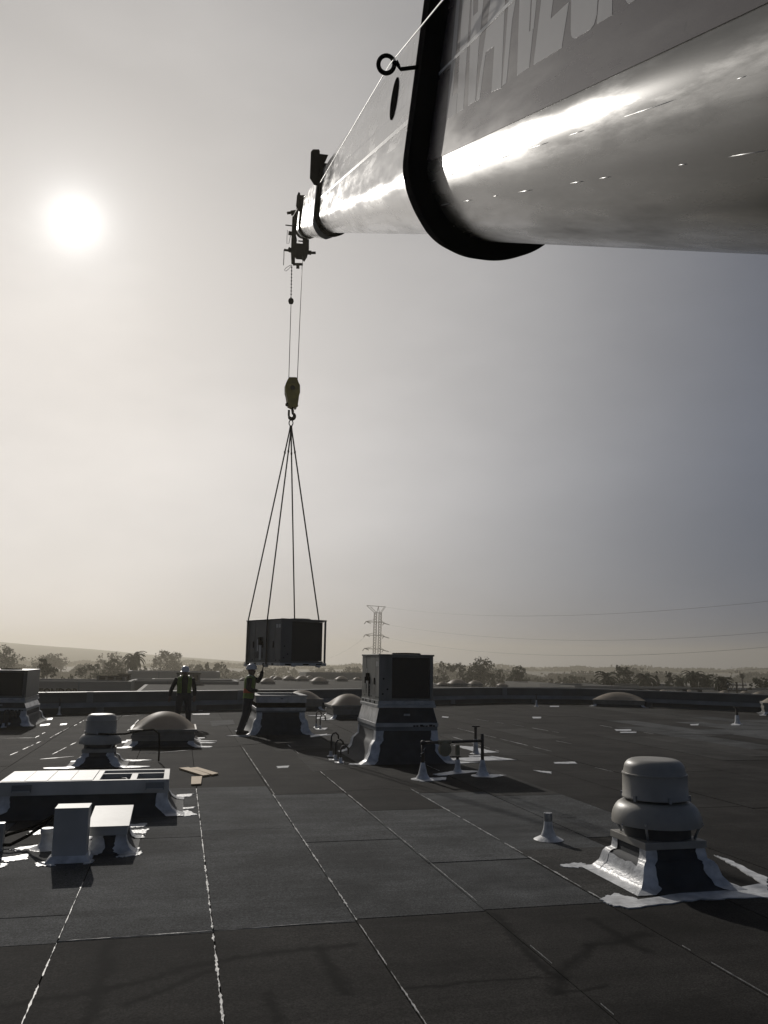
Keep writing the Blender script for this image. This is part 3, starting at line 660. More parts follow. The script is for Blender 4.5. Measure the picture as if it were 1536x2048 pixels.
# installed unit, on an adapter over an old flared curb
UX0, UX1, UY0 = 3.77, 4.89, 15.85; UL = 1.55
ucx, ucy = (UX0+UX1)/2, UY0+UL/2
rtu('weathered grey rooftop unit installed on its tall flared curb beside the gas pipes', (ucx, ucy, 1.075), 0, UX1-UX0, UL, 0.97, 'cabinet_old', 1)
def adapter(label, cx, cy, wt, lt, z1, wb, lb, z0, seams=3):
    t = thing('curb_adapter', label, 'curb', (cx, cy, 0))
    rim = .04
    MB().box(-wt/2-rim, wt/2+rim, -lt/2-rim, lt/2+rim, z1-.055, z1-.001).build('top_flange', 'whitemetal', t, bevel=.004)
    zb = z0+.075
    bx = [(-wb/2, -lb/2), (wb/2, -lb/2), (wb/2, lb/2), (-wb/2, lb/2)]; tx = [(-wt/2, -lt/2), (wt/2, -lt/2), (wt/2, lt/2), (-wt/2, lt/2)]
    for i in range(4):
        j = (i+1) % 4; a, b2, c2, d2 = bx[i], bx[j], tx[j], tx[i]
        n = seams if i in (1, 3) else 1
        for k in range(n):
            f0, f1 = k/n, (k+1)/n
            def L(p, q, f): return (p[0]+(q[0]-p[0])*f, p[1]+(q[1]-p[1])*f)
            p0, p1 = L(a, b2, f0+.004), L(a, b2, f1-.004); q0, q1 = L(d2, c2, f0+.004), L(d2, c2, f1-.004)
            nx, ny = {0: (0, .012), 1: (-.012, 0), 2: (0, -.012), 3: (.012, 0)}[i]
            MB().hexa([(p0[0], p0[1], zb), (p1[0], p1[1], zb), (p1[0]+nx, p1[1]+ny, zb), (p0[0]+nx, p0[1]+ny, zb)],
                      [(q0[0], q0[1], z1-.056), (q1[0], q1[1], z1-.056), (q1[0]+nx, q1[1]+ny, z1-.056), (q0[0]+nx, q0[1]+ny, z1-.056)]).build('sloped_side', 'galv' if i == 3 else 'membrane' if i == 0 else 'galv', t)
    MB().box(-wb/2-.012, wb/2+.012, -lb/2-.012, lb/2+.012, z0+.001, zb-.001).build('bottom_flange', 'whitemetal', t, bevel=.004)
    q = random.Random(4)
    for k in range(7):
        x = wb*(.12+.05*k)+q.uniform(-.02, .02); MB().box(x-.03*q.uniform(.5, 1.2), x+.03, -lb/2-.0145, -lb/2-.0122, z0+.004, z0+q.uniform(.02, .05)).build('peeled_paint', 'black', t)
    MB().box(-.06, .06, -(lt+lb)/4-.03, -(lt+lb)/4-.005, (z0+z1)/2-.0, (z0+z1)/2+.04).build('lift_handle', 'galv', t)
    return t
adapter('sloped sheet metal adapter between the weathered unit and its curb', ucx, ucy, UX1-UX0-.02, UL-.02, 1.073, 1.24, UL+.10, 0.66)
t = thing('roof_curb', 'tall black curb with white corners under the installed rooftop unit', 'curb', (ucx, ucy, 0))
flared(t, 1.22, UL+.08, 0.585, 0.36, seed=9, strip=0.17)
MB().box(-.617, .617, -(UL+.09)/2, (UL+.09)/2, 0.587, 0.658).build('curb_lip', 'parapet_band', t)
splash(ucx, ucy, 1.75, 2.1, [(-1, -1), (1, -1)], 12, reach=.3)

# the empty curb waiting for the hanging unit
ocx, ocy, ow, ol = 2.585, 22.65, 1.26, 1.80
t = thing('roof_curb', 'empty open curb with a white metal rim beside the leaning worker', 'curb', (ocx, ocy, 0))
flared(t, ow-.04, ol-.04, 0.555, 0.26, seed=11, strip=0.16)
MB().box(-ow/2-.0, ow/2+.0, -ol/2, ol/2, 0.557, 0.60).build('curb_lip', 'parapet_band', t)
MB().box(-ow/2-.015, ow/2+.015, -ol/2-.015, ol/2+.015, 0.601, 0.675).build('lower_flange', 'galv', t, bevel=.004)
for (a0, a1, c0, c1) in ((-ow/2, ow/2, -ol/2, -ol/2+.03), (-ow/2, ow/2, ol/2-.03, ol/2), (-ow/2, -ow/2+.03, -ol/2+.031, ol/2-.031), (ow/2-.03, ow/2, -ol/2+.031, ol/2-.031)):
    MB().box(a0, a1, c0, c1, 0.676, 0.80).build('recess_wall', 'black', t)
e = .02
for (a0, a1, c0, c1) in ((-ow/2-e, ow/2+e, -ol/2-e, -ol/2+.03), (-ow/2-e, ow/2+e, ol/2-.03, ol/2+e), (-ow/2-e, -ow/2+.03, -ol/2+.031, ol/2-.031), (ow/2-.03, ow/2+e, -ol/2+.031, ol/2-.031)):
    r = MB().box(a0, a1, c0, c1, 0.801, 0.965).build('upper_frame', 'galv', t, bevel=.003)
for (a0, a1, c0, c1) in ((-ow/2-.06, ow/2+.06, -ol/2-.06, -ol/2+.10), (-ow/2-.06, ow/2+.06, ol/2-.10, ol/2+.06), (-ow/2-.06, -ow/2+.10, -ol/2+.101, ol/2-.101), (ow/2-.10, ow/2+.06, -ol/2+.101, ol/2-.101)):
    MB().box(a0, a1, c0, c1, 0.966, 0.985).build('top_rim', 'whitemetal', t)
MB().box(-.02, .05, -ol/2-e-.003, -ol/2-e-.0005, .895, .91).build('pencil_mark', 'black', t)
splash(ocx, ocy, 1.85, 2.3, [(-1, -1), (1, -1)], 13, reach=.28)

# unit on the left edge
lux1, luy0 = -4.14, 25.0; luw, lul = 1.25, 2.2
rtu('dark rooftop unit standing on its low white flashed curb, away from the workers', (lux1-luw/2, luy0+lul/2, 0.68), 0, luw, lul, 0.83, 'cabinet', 3, plates=False)
adapter('low sheet metal adapter under the dark unit far from the workers', lux1-luw/2, luy0+lul/2, luw-.02, lul-.02, 0.678, luw+.12, lul+.12, 0.40)
t = thing('roof_curb', 'black curb with white corners carrying the dark unit far from the workers', 'curb', (lux1-luw/2, luy0+lul/2, 0))
flared(t, luw+.1, lul+.1, 0.398, 0.26, seed=15, strip=0.16)

# ------------------------------------------------------------------ hanging unit with its slings, hook and ropes
near = PY(560, 1333, 21.2); HZ = 1.745
vaz = math.atan2(near[0], near[1])
def dirs(beta):
    rt = np.array([math.cos(vaz), -math.sin(vaz)]); fw = np.array([math.sin(vaz), math.cos(vaz)])
    return rt*math.cos(beta)+fw*math.sin(beta), -rt*math.sin(beta)+fw*math.cos(beta)
def pixx(p):
    v = np.array(p)-CAM; return 768+F*(v@CR)/(v@CF)
e1, e2 = dirs(math.radians(31))
HW = min(np.arange(.8, 2, .005), key=lambda s: abs(pixx((near[0]+e1[0]*s, near[1]+e1[1]*s, HZ))-651))
HL = min(np.arange(.8, 3, .005), key=lambda s: abs(pixx((near[0]+e2[0]*s, near[1]+e2[1]*s, HZ))-490))
hc = near[:2]+e1*HW/2+e2*HL/2
hrz = math.atan2(e1[1], e1[0])
HH = 1.20
hung = rtu('dark rooftop unit hanging from four slings below the crane hook', (hc[0], hc[1], HZ), hrz, float(HW), float(HL), HH, 'cabinet', 5, hanging=True)
hookp = np.array([hc[0], hc[1], PY(582, 852, hc[1])[2]])
hookp[0] = PY(582, 852, hc[1])[0]
SL = [('sling leg down to the near service-panel corner of the hanging unit', -1, -.26), ('sling leg down to the far service-panel corner of the hanging unit', -1, .86), ('sling leg behind the coil end of the hanging unit', 1, -.55), ('sling leg to the far back corner of the hanging unit', 1, .80)]
for lab, sx, fy in SL:
    lx, ly = sx*(HW/2+.030), fy*HL/2
    wx = lambda a, b: np.array([hc[0]+e1[0]*a+e2[0]*b, hc[1]+e1[1]*a+e2[1]*b])
    bot = wx(lx, ly); topz = HZ+HH+.01
    t = thing('lifting_sling', lab, 'sling', (bot[0], bot[1], HZ-.02), 0, 'slings holding the hanging unit')
    def loc(p): return (p[0]-bot[0], p[1]-bot[1], p[2]-(HZ-.02))
    off = {(-1, -.26): (.03, 0), (-1, .86): (-.02, .01), (1, -.55): (.01, -.01), (1, .80): (.0, .02)}[(sx, fy)]
    tp = (hookp[0]+off[0]*.5, hookp[1]+off[1]*.5, hookp[2])
    ed = wx(sx*(HW/2+.026), ly)
    MB().tube([loc((tp[0], tp[1], tp[2])), loc((tp[0]*.97+ed[0]*.03, tp[1]*.97+ed[1]*.03, tp[2]*.97+topz*.03)), loc((ed[0], ed[1], topz)), loc((ed[0], ed[1], HZ+.02))], [.030, .022, .020, .020], n=6).build('strap', 'sling', t, smooth=50)
    MB().box(-.05, .05, -.05, .05, -.02, .05).build('hook_plate', 'galv', t, rz=hrz)
    m1 = [tp[i]*.86+[ed[0], ed[1], topz][i]*.14 for i in range(3)]
    MB().ellip(loc(m1), (.028, .028, .06), 8, 6).build('shortening_clutch', 'black', t)

# boom frame: axis towards pixel (562, 464)
BD = ray(562, 464); BR = np.cross(BD, [0, 0, 1]); BR /= np.linalg.norm(BR); BU = np.cross(BR, BD)
D0 = -11.0
D1, D2, D3, D4 = 3.4, 14.0, 22.6, 25.2
borg = CAM+BD*D0
boom = thing('crane_boom', 'white telescopic crane boom with black collars reaching over the roof', 'crane', borg)
boom.rotation_mode = 'QUATERNION'
boom.rotation_quaternion = Matrix(((BR[0], BD[0], BU[0]), (BR[1], BD[1], BU[1]), (BR[2], BD[2], BU[2]))).to_quaternion()
def AB(px, py, D):
    p = PP(px, py, BD, CAM+BD*D)-CAM; return (float(p@BR), float(p@BU))
TILT = 0.055
def chaikin(pts, keep, n=2):
    for _ in range(n):
        out = []
        for i in range(len(pts)):
            a, b = np.array(pts[i]), np.array(pts[(i+1) % len(pts)])
            out += [tuple(a*.75+b*.25), tuple(a*.25+b*.75)]
        pts = out
    return pts
def rounded(pts, rad, n=5):           # polygon with filleted corners
    out = []; N = len(pts)
    for i in range(N):
        p0, p1, p2 = np.array(pts[i-1]), np.array(pts[i]), np.array(pts[(i+1) % N]); r = rad[i] if isinstance(rad, list) else rad
        a = p0-p1; b = p2-p1; la, lb = np.linalg.norm(a), np.linalg.norm(b); a /= la; b /= lb
        c = min(r, la*.48, lb*.48); s, e = p1+a*c, p1+b*c
        for k in range(n+1): t = k/n; out.append(tuple(s*(1-t)**2+2*p1*t*(1-t)+e*t*t))
    return out
def section(aL, aR, bB, bT, k=1.0):
    w = aR-aL
    pts = [(aL, bT), (aL, bB+.245*k), (aL+.045*k, bB+.150*k), (aL+.13*k, bB+.045*k), (aL+.25*k, bB), (aR-.25*k, bB), (aR-.13*k, bB+.045*k), (aR-.045*k, bB+.150*k), (aR, bB+.245*k), (aR, bT)]
    pts = [(a+TILT*(b-.29), b) for a, b in pts]
    return pts
def extr(pts, y0, y1): return MB().prism([p for p in pts], 'y', y0-D0, y1-D0)
def grow(pts, d):
    N = len(pts); out = []; area = sum(pts[i-1][0]*pts[i][1]-pts[i][0]*pts[i-1][1] for i in range(N)); s = 1 if area > 0 else -1
    for i in range(N):
        p0, p1, p2 = np.array(pts[i-1]), np.array(pts[i]), np.array(pts[(i+1) % N])
        n1 = np.array([(p1-p0)[1], -(p1-p0)[0]]); n1 /= np.linalg.norm(n1)+1e-9; n2 = np.array([(p2-p1)[1], -(p2-p1)[0]]); n2 /= np.linalg.norm(n2)+1e-9
        n = (n1+n2); n /= np.linalg.norm(n); c = max(.5, float(n@n1)); out.append(tuple(p1+n*s*d/c))
    return out
S1 = section(.545, 1.14, .030, 1.06); S2 = section(.585, 1.10, .055, 1.015, .95); S3 = section(.505, .98, -.055, .88, .9); S4 = section(.44, .92, -.095, .76, .8)
RAD = [.03, .05, .04, .05, .05, .05, .05, .04, .05, .03]
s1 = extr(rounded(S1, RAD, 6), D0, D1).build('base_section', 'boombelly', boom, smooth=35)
s2 = extr(rounded(S2, RAD, 6), D1+.1, D2).build('second_section', 'boom', boom, smooth=35)
s3 = extr(rounded(S3, RAD, 6), D2+.1, D3).build('third_section', 'boom', boom, smooth=35)
s4 = extr(rounded(S4, RAD, 6), D3+.1, D4).build('tip_section', 'boom', boom, smooth=35)
def collar(S, d, y0, y1):
    return extr(rounded(grow(S, d), [.08, .06, .06, .07, .07, .07, .07, .06, .06, .08], 8), y0, y1).build('collar', 'black', boom, smooth=35)
collar(S1, .072, D1-.02, D1+.14); collar(S2, .065, D2-.03, D2+.16); collar(S3, .06, D3-.03, D3+.14); collar(S4, .05, D4-.08, D4+.06)
# weld beads along the side plates
def wall_a(S, b): return S[0][0]+TILT*(b-S[0][1])
for S, b, y0, y1, par, w in ((S1, .605, D0+.2, D1-.03, s1, .005), (S2, .565, D1+.15, D2-.04, s2, .011), (S3, .30, D2+.2, D3-.04, s3, .006)):
    a = wall_a(S, b); MB().box(a-.003, a+.004, y0-D0, y1-D0, b-w, b+w).build('weld_bead', 'glint', par)
RS1 = rounded(S1, RAD, 6)
for k_ in (13, 20):
    a, b = RS1[k_]; mb = MB(); yy = D1-.03-D0; q = random.Random(k_); thin = 1.0
    while yy > 6.0:
        L_ = q.uniform(.05, .5) if k_ == 13 else q.uniform(.02, .25)*thin+.02
        mb.tube([(a+.0012, yy-L_, b), (a+.0008, yy-L_/2, b), (a+.0012, yy, b)], [.0007, .0014*thin+.0004, .0007], 6); yy -= L_+q.uniform(.0, .06 if k_ == 13 else .25)
        thin = max(.2, thin*.93)
    struct(mb.build('crease_glint', 'glint', s1, smooth=True), 'stuff')  # broken pale slivers: the highlight on the creases, put in as colour
# maroon-grey painted panel on the side of the base section, with its pale lettering (outlines traced on that plate)
nW = BR-TILT*BU; nW = nW/np.linalg.norm(nW); p0W = CAM+BR*wall_a(S1, .6)+BU*.6
def onwall(px, py, out):
    q = PP(px, py, nW, p0W)-CAM; return (float(q@BR)-out, float(q@BD)-D0, float(q@BU))
a = wall_a(S1, .30); b_ = wall_a(S1, 1.02)
MB().hexa([(a-.0010, .5, .295), (a+.004, .5, .295), (a+.004, D1-.03-D0, .295), (a-.0010, D1-.03-D0, .295)], [(b_-.0010, .5, 1.02), (b_+.004, .5, 1.02), (b_+.004, D1-.03-D0, 1.02), (b_-.0010, D1-.03-D0, 1.02)]).build('painted_panel', 'boombase', s1)
LET = [[(172,-70),(100,740),(160,697),(170,575),(140,590),(190,-70)], [(165,695),(207,672),(222,420),(255,-70),(205,-70)], [(235,652),(280,622),(300,300),(338,-70),(302,-70),(296,70),(268,100),(270,-70),(262,-70)],
       [(285,620),(308,605),(345,320),(398,283),(380,565),(440,540),(458,120),(468,-70),(385,-70)], [(446,530),(472,508),(508,120),(540,-70),(492,-70)], [(537,465),(612,415),(636,180),(612,195),(626,-70),(555,-70)],
       [(620,190),(640,175),(665,-70),(634,-70)], [(638,400),(812,293),(857,10),(745,115),(768,-70),(695,-70)], [(868,180),(870,215),(878,232),(892,238),(990,180),(1012,150),(1028,90),(1038,-70),(872,-70)],
       [(1028,148),(1122,92),(1126,-70),(1048,-70),(1036,60)], [(1205,0),(1216,18),(1236,18),(1262,2),(1270,-70),(1205,-70)]]
for g in LET:
    pts = [(860+x*.3255, y*.3255) for x, y in g]
    fr = [onwall(x, y, .00115) for x, y in pts]; bk = [onwall(x, y, .0005) for x, y in pts]; n = len(fr)
    MB().add(fr+bk, [tuple(range(n)), tuple(range(n, 2*n))[::-1]]+[(i, i+n, (i+1) % n+n, (i+1) % n) for i in range(n)]).build('letter', 'letter', s1)
# guide eye on the first collar and its control cable
ea, eb = AB(775, 125, D1+.03); ca_, cb_ = AB(842, 129, D1+.05)
y_ = D1+.06-D0
MB().tube([(ca_+.03, y_, cb_), (ea+.055, y_, eb-.012), (ea+.045, y_, eb+.0), (ea+.035, y_, eb+.014)], .0075).build('guide_arm', 'black', boom, smooth=True)
MB().tube([(ea+.030*math.cos(t_), y_+.01*math.sin(t_/2), eb+.030*math.sin(t_)) for t_ in [i*math.tau/24 for i in range(25)]], .0085).build('guide_eye', 'black', boom, smooth=True)
g2 = AB(640, 366, D2); g3 = AB(607, 395, D3); g4 = AB(586, 433, D4)
bk_ = AB(885, 0, 2.3)
MB().tube([(bk_[0]+.04, 2.0-D0-2.3, bk_[1]-.25), (bk_[0], 2.3-D0, bk_[1]), (ea+.012, y_, eb), (g2[0], D2-D0, g2[1]), (g3[0], D3-D0, g3[1]), (g4[0], D4-D0, g4[1])], [.0022, .0022, .0022, .006, .009, .009], n=6).build('control_cable', 'labelw', boom, smooth=True)
for g, D in ((g2, D2), (g3, D3)): MB().tube([(g[0]-.02, D-D0, g[1]), (g[0]+.20, D-D0, g[1]-.01)], .010).build('cable_guide', 'black', boom)
# round access hole and a slot on the second section
nW2 = nW; p0W2 = CAM+BR*wall_a(S2, .6)+BU*.6
def onwall2(px, py, out):
    q = PP(px, py, nW2, p0W2)-CAM; return np.array((float(q@BR)-out, float(q@BD)-D0, float(q@BU)))
hcn = onwall2(789, 198, .004); hr = abs(onwall2(789, 162, 0)[2]-onwall2(789, 234, 0)[2])/2
MB().add([(hcn[0]+TILT*hr*math.sin(t_), hcn[1]+hr*1.35*math.cos(t_), hcn[2]+hr*math.sin(t_)) for t_ in [i*math.tau/28 for i in range(28)]]+[(hcn[0]+.01+TILT*hr*math.sin(t_), hcn[1]+hr*1.35*math.cos(t_), hcn[2]+hr*math.sin(t_)) for t_ in [i*math.tau/28 for i in range(28)]],
         [tuple(range(28))]+[(i, (i+1) % 28, (i+1) % 28+28, i+28) for i in range(28)]).build('access_hole', 'rubber', s2)
q0, q1 = onwall2(667, 319, .004), onwall2(664, 362, .004)
MB().box(q0[0], q0[0]+.01, q0[1]-.06, q0[1]+.06, q1[2], q0[2]).build('slot', 'rubber', s2)
# black fin plates above the collars
def fin(pxs, D, th=.04):
    pts = [AB(x, y, D) for x, y in pxs]
    MB().prism(pts, 'y', D-D0+.05, D-D0+.05+th).build('fin_plate', 'black', boom)
fin([(622,303),(626,298),(638,298),(640,301),(640,307),(657,309),(651,323),(641,336),(637,352),(639,366),(634,371),(628,369),(620,356)], D2)
fin([(594,391),(597,384),(600,385),(601,390),(612,390),(606,400),(603,412),(603,425),(597,422),(592,412)], D3)
# boom head: cheek plates, sheave, pins
def T(px, py, D=D4): return AB(px, py, D)
y4 = D4-D0
def slab(pxs, y0, y1, name, material='black', par=None):
    return MB().prism([T(x, y) for x, y in pxs], 'y', y0, y1).build(name, material, par or boom)
slab([(585,433),(592,427),(597,420),(592,470),(594,480),(590,505),(590,530),(583,528),(582,505)], y4-.05, y4+.45, 'head_cheek')
slab([(606,474),(618,479),(618,498),(614,515),(608,524),(605,520),(607,500),(606,485)], y4-.05, y4+.45, 'head_cheek')
sc_ = T(599, 503); rs_ = abs(T(599, 488)[1]-T(599, 520)[1])/2*1.0
hs = MB()
for k in range(24): pass
head_sheave = MB().prism([(sc_[0]-.10, sc_[1]-rs_), (sc_[0]+.12, sc_[1]-rs_), (sc_[0]+.15, sc_[1]-rs_*.5), (sc_[0]+.15, sc_[1]+rs_), (sc_[0]-.14, sc_[1]+rs_), (sc_[0]-.14, sc_[1]-rs_*.5)], 'y', y4+.02, y4+.36).build('head_sheave', 'black', boom, bevel=.03)
for (x0, y0_, x1, y1_, r) in ((568, 500, 582, 502, .035), (576, 498, 583, 502, .07), (615, 505, 623, 506, .065), (622, 506, 632, 506, .04), (574, 426, 582, 425, .04), (582, 426, 597, 424, .075), (571, 450, 588, 452, .018), (577, 466, 584, 467, .06), (586, 529, 606, 529, .04), (596, 528, 596, 538, .05), (597, 482, 609, 483, .02)):
    a, b2 = T(x0, y0_), T(x1, y1_)
    MB().tube([(a[0], y4+.2, a[1]), (b2[0], y4+.2, b2[1])], r, n=10).build('head_pin', 'black', boom, smooth=40)
def wire(pxs, r, name='loose_wire'):
    MB().tube([(T(x, y)[0], y4+.2, T(x, y)[1]) for x, y in pxs], r, n=6).build(name, 'cord', boom, smooth=True)
wire([(568, 500), (568, 512), (567, 531)], .012, 'drop_rod'); wire([(575, 460), (574, 475), (574, 488), (578, 487), (580, 475), (582, 470)], .008)
wire([(583, 530), (577, 533), (571, 537), (569, 541), (572, 543), (577, 539), (582, 533)], .008)

# ropes
tipY = float((CAM+BD*(D4+.2))[1])
def hp(px, py, Yt=tipY, Yb=None): return PY(px, py, Yt)
yb = float(hookp[1])
rt = thing('hoist_rope', 'pair of thin hoist rope falls between boom head and hook block', 'rope', (hookp[0], hookp[1], PY(585, 757, yb)[2]))
def rl(p): return (p[0]-rt.location.x, p[1]-rt.location.y, p[2]-rt.location.z)
MB().tube([rl(PY(582, 606, tipY)), rl(PY(577.5, 762, yb))], .011, n=6).build('rope_fall', 'cord', rt)
MB().tube([rl(PY(605, 512, tipY)), rl(PY(594.5, 762, yb))], .011, n=6).build('rope_fall', 'cord', rt)
ch = MB(); pa, pb = PY(583.5, 530, tipY), PY(582, 597, tipY)
for k in range(20):
    p = pa+(pb-pa)*(k+.5)/20; L = abs(pb-pa)[2]/20
    ch.ellip(rl(p), (.022 if k % 2 else .012, .012 if k % 2 else .022, L*.62), 6, 4)
struct(ch.build('dead_end_chain', 'black', rt), 'stuff')
w_ = PY(582, 602, tipY); tag(MB().lathe([(.02, -.085), (.06, -.075), (.075, -.03), (.08, 0), (.075, .03), (.06, .065), (.02, .085)], n=14).build('trip_weight', 'black', None, smooth=45, loc=tuple(w_)), 'small black trip weight hanging on the hoist rope below the boom head', 'weight')
# hook block
hb = thing('hook_block', 'yellow crane hook block hanging on two rope falls', 'hook block', (hookp[0], yb, hookp[2]))
def hl(px, py):
    p = PY(px, py, yb); return (p[0]-hookp[0], p[2]-hookp[2])
OUTL = [(577,757),(590,757),(593,758),(596,767),(599,773),(599,788),(597,794),(596,803),(594,815),(591,818),(588,814),(584,817),(580,815),(576,813),(574,806),(572,792),(570,786),(570,771),(573,764)]
for y0, y1 in ((-.13, -.10), (.10, .13)): MB().prism([hl(*p) for p in OUTL], 'y', y0, y1).build('cheek_plate', 'blockyellow', hb, bevel=.008)
MB().prism([hl(x*.93+585*.07, y) for x, y in OUTL], 'y', -.099, .099).build('sheave_housing', 'blockyellow', hb)
cpt = hl(584, 778)
for yy in (-.145, .132): MB().add(*(lambda n: ([(cpt[0]+.07*math.cos(i*math.tau/n), yy, cpt[1]+.07*math.sin(i*math.tau/n)) for i in range(n)]+[(cpt[0]+.07*math.cos(i*math.tau/n), yy+.013, cpt[1]+.07*math.sin(i*math.tau/n)) for i in range(n)], [tuple(range(n)), tuple(range(n, 2*n))[::-1]]+[(i, i+n, (i+1) % n+n, (i+1) % n) for i in range(n)]))(14)).build('axle_cap', 'black', hb)
for (x, y) in ((574, 809), (593, 811)): MB().ellip((hl(x, y)[0], 0, hl(x, y)[1]), (.05, .11, .05), 8, 6).build('trunnion', 'black', hb)
a0 = hl(584, 814); a1 = hl(584, 825); hcx, hcz = hl(583.5, 832); 
pts = [(a0[0], 0, a0[1]), (a1[0]+.02, 0, a1[1]+.03)]; rr = [.035, .04]
for i in range(13):
    t_ = math.radians(70-i*22); pts.append((hcx+.078*math.cos(t_), 0, hcz+.085*math.sin(t_))); rr.append(.035+.02*math.sin(math.pi*i/12) if i < 11 else .022)
MB().tube(pts, rr, n=10).build('hook', 'black', hb, smooth=True)
MB().box(hl(576, 820)[0], hl(580, 820)[0], -.02, .02, hl(577, 832)[1], hl(577, 820)[1]).build('safety_latch', 'black', hb)
lc = hl(582, 846)
MB().tube([(lc[0]+.055*math.cos(i*math.tau/20), 0, lc[1]+.085*math.sin(i*math.tau/20)) for i in range(21)], .015, n=8).build('master_link', 'black', hb, smooth=True)

# ------------------------------------------------------------------ long open frame at the left
t = thing('roof_curb', 'long low white frame, half covered by sheet metal, with open bays', 'curb', (-1.06, 11.63, 0))
lw, ll = 1.96, 0.97
flared(t, lw, ll, 0.255, 0.22, seed=21, strip=0.15, bump=False)
def fb(x0, x1, y0, y1, z0, z1, n='frame_bar', m='whitemetal'): return MB().box(x0, x1, y0, y1, z0, z1).build(n, m, t, bevel=.003)
fb(-lw/2-.02, lw/2+.02, -ll/2-.02, -ll/2+.05, .257, .42, 'front_apron'); fb(-lw/2-.02, lw/2+.02, ll/2-.05, ll/2+.02, .257, .42, 'back_apron')
fb(-lw/2-.02, -lw/2+.05, -ll/2+.051, ll/2-.051, .257, .42, 'end_apron'); fb(lw/2-.05, lw/2+.02, -ll/2+.051, ll/2-.051, .257, .42, 'end_apron')
fb(.08, .155, -ll/2+.051, ll/2-.051, .34, .418); fb(.156, lw/2-.051, .12, .17, .34, .416); fb(.52, .60, -ll/2+.051, .119, .34, .415)
MB().box(-lw/2+.06, lw/2-.06, -ll/2+.06, ll/2-.06, .30, .33).build('bay_shade_sheet', 'rubber', t)  # black sheet set high under the bars, standing in for the bays' shade
MB().tube([(.25, .10, .335), (.45, .02, .36), (.50, -.2, .34)], .02, 8).build('loose_hose', 'pipe', t, smooth=True)
for k in range(4):
    x0 = -lw/2+.0+k*.265; MB().box(x0+.004, x0+.262, -ll/2+.012, ll/2-.012, .4215, .4245+.001*(k % 2)).build('cover_sheet', 'whitemetal', t)
MB().box(-lw/2+.09, -lw/2+.20, -ll/2+.12, -ll/2+.25, .4256, .427).build('vent_patch', 'cabinet', t)
for xx in (-lw/2+.14, lw/2-.26):
    b2 = MB().box(xx, xx+.22, -ll/2-.05, -ll/2-.021, .30, .385).build('lift_bracket', 'parapet_band', t); MB().box(xx+.01, xx+.21, -ll/2-.075, -ll/2-.051, .30, .318).build('bracket_lip', 'whitemetal', b2)

# white sheet-metal ducts standing in front
t = thing('duct_hood', 'white sheet metal box duct standing upright before the long frame', 'duct', (-0.94, 8.88, 0))
MB().box(-.155, .155, -.13, .13, .035, .485).build('box', 'whitemetal', t, bevel=.006)
MB().box(-.158, .158, -.133, .133, .4855, .497).build('lid', 'whitemetal', t, bevel=.003)
MB().hexa([(-.21,-.19,.006),(.21,-.19,.006),(.21,.19,.006),(-.21,.19,.006)], [(-.156,-.131,.06),(.156,-.131,.06),(.156,.131,.06),(-.156,.131,.06)]).build('base_flashing', 'coating', t)
t = thing('duct_hood', 'low white hood duct with a sloped lid on a coated curb beside the upright duct', 'duct', (-0.60, 9.42, 0))
flared(t, .30, .62, .17, .13, seed=31, strip=.13, bump=False)
MB().hexa([(-.20,-.36,.172),(.17,-.36,.172),(.17,.36,.172),(-.20,.36,.172)], [(-.20,-.36,.255),(.17,-.36,.255),(.17,.36,.33),(-.20,.36,.33)]).build('hood', 'whitemetal', t, bevel=.005)
MB().hexa([(-.215,-.375,.256),(.185,-.375,.256),(.185,.375,.332),(-.215,.375,.332)], [(-.215,-.375,.264),(.185,-.375,.264),(.185,.375,.34),(-.215,.375,.34)]).build('lid', 'whitemetal', t)
sp_ = P(93, 1697)
t = thing('vent_stub', 'small white coated vent stub tucked behind the upright duct', 'vent', (sp_[0], sp_[1], 0))
MB().lathe([(.17, .006), (.10, .025), (.07, .06), (.06, .12), (.06, .15)], n=20).build('flashing', 'coating', t, smooth=40)
MB().lathe([(.068, .151), (.072, .155), (.072, .185), (.06, .20), (.02, .205)], n=20).build('cap', 'coating', t, smooth=40)
for i, (lab, off) in enumerate((('upper black cable looping in from the edge to the upright duct', 0), ('lower black cable sagging to the roof beside the upright duct', 1))):
    pz = [P(-40, 1690, .05+.0*off), P(20, 1668+22*off, .11-.05*off), P(55, 1658+14*off, .17-.06*off), P(85, 1645+6*off, .26), P(106, 1632+4*off, .33)]
    c = MB().tube([tuple(p) for p in pz], .016, n=8).build('power_cable', 'rubber', None, smooth=True); tag(c, lab, 'cable')
c = MB().box(-.04, .04, -.04, .04, 0, .27).build('cable_post', 'galv', None, bevel=.004, loc=tuple(P(-3, 1702))); tag(c, 'short grey cable post at the end of the black cables', 'post')

# boards lying on the roof
for i, (lab, q4) in enumerate((('long pale pine board lying on the roof beside a second one', [(358,1536),(377,1534.5),(420,1549),(406,1551)]), ('pale pine board lying behind its longer twin', [(381,1535.5),(395,1534),(437,1546.5),(424,1549)]), ('short pine board lying apart across the seam', [(383,1553),(404,1552),(402,1567),(382,1568)]))):
    pts = [P(*p, .03) for p in q4]
    o = MB().prism([(p[0], p[1]) for p in pts][::-1], 'z', .008 if i != 1 else .0085, .034-.002*i).build('board', 'wood'); tag(o, lab, 'board')

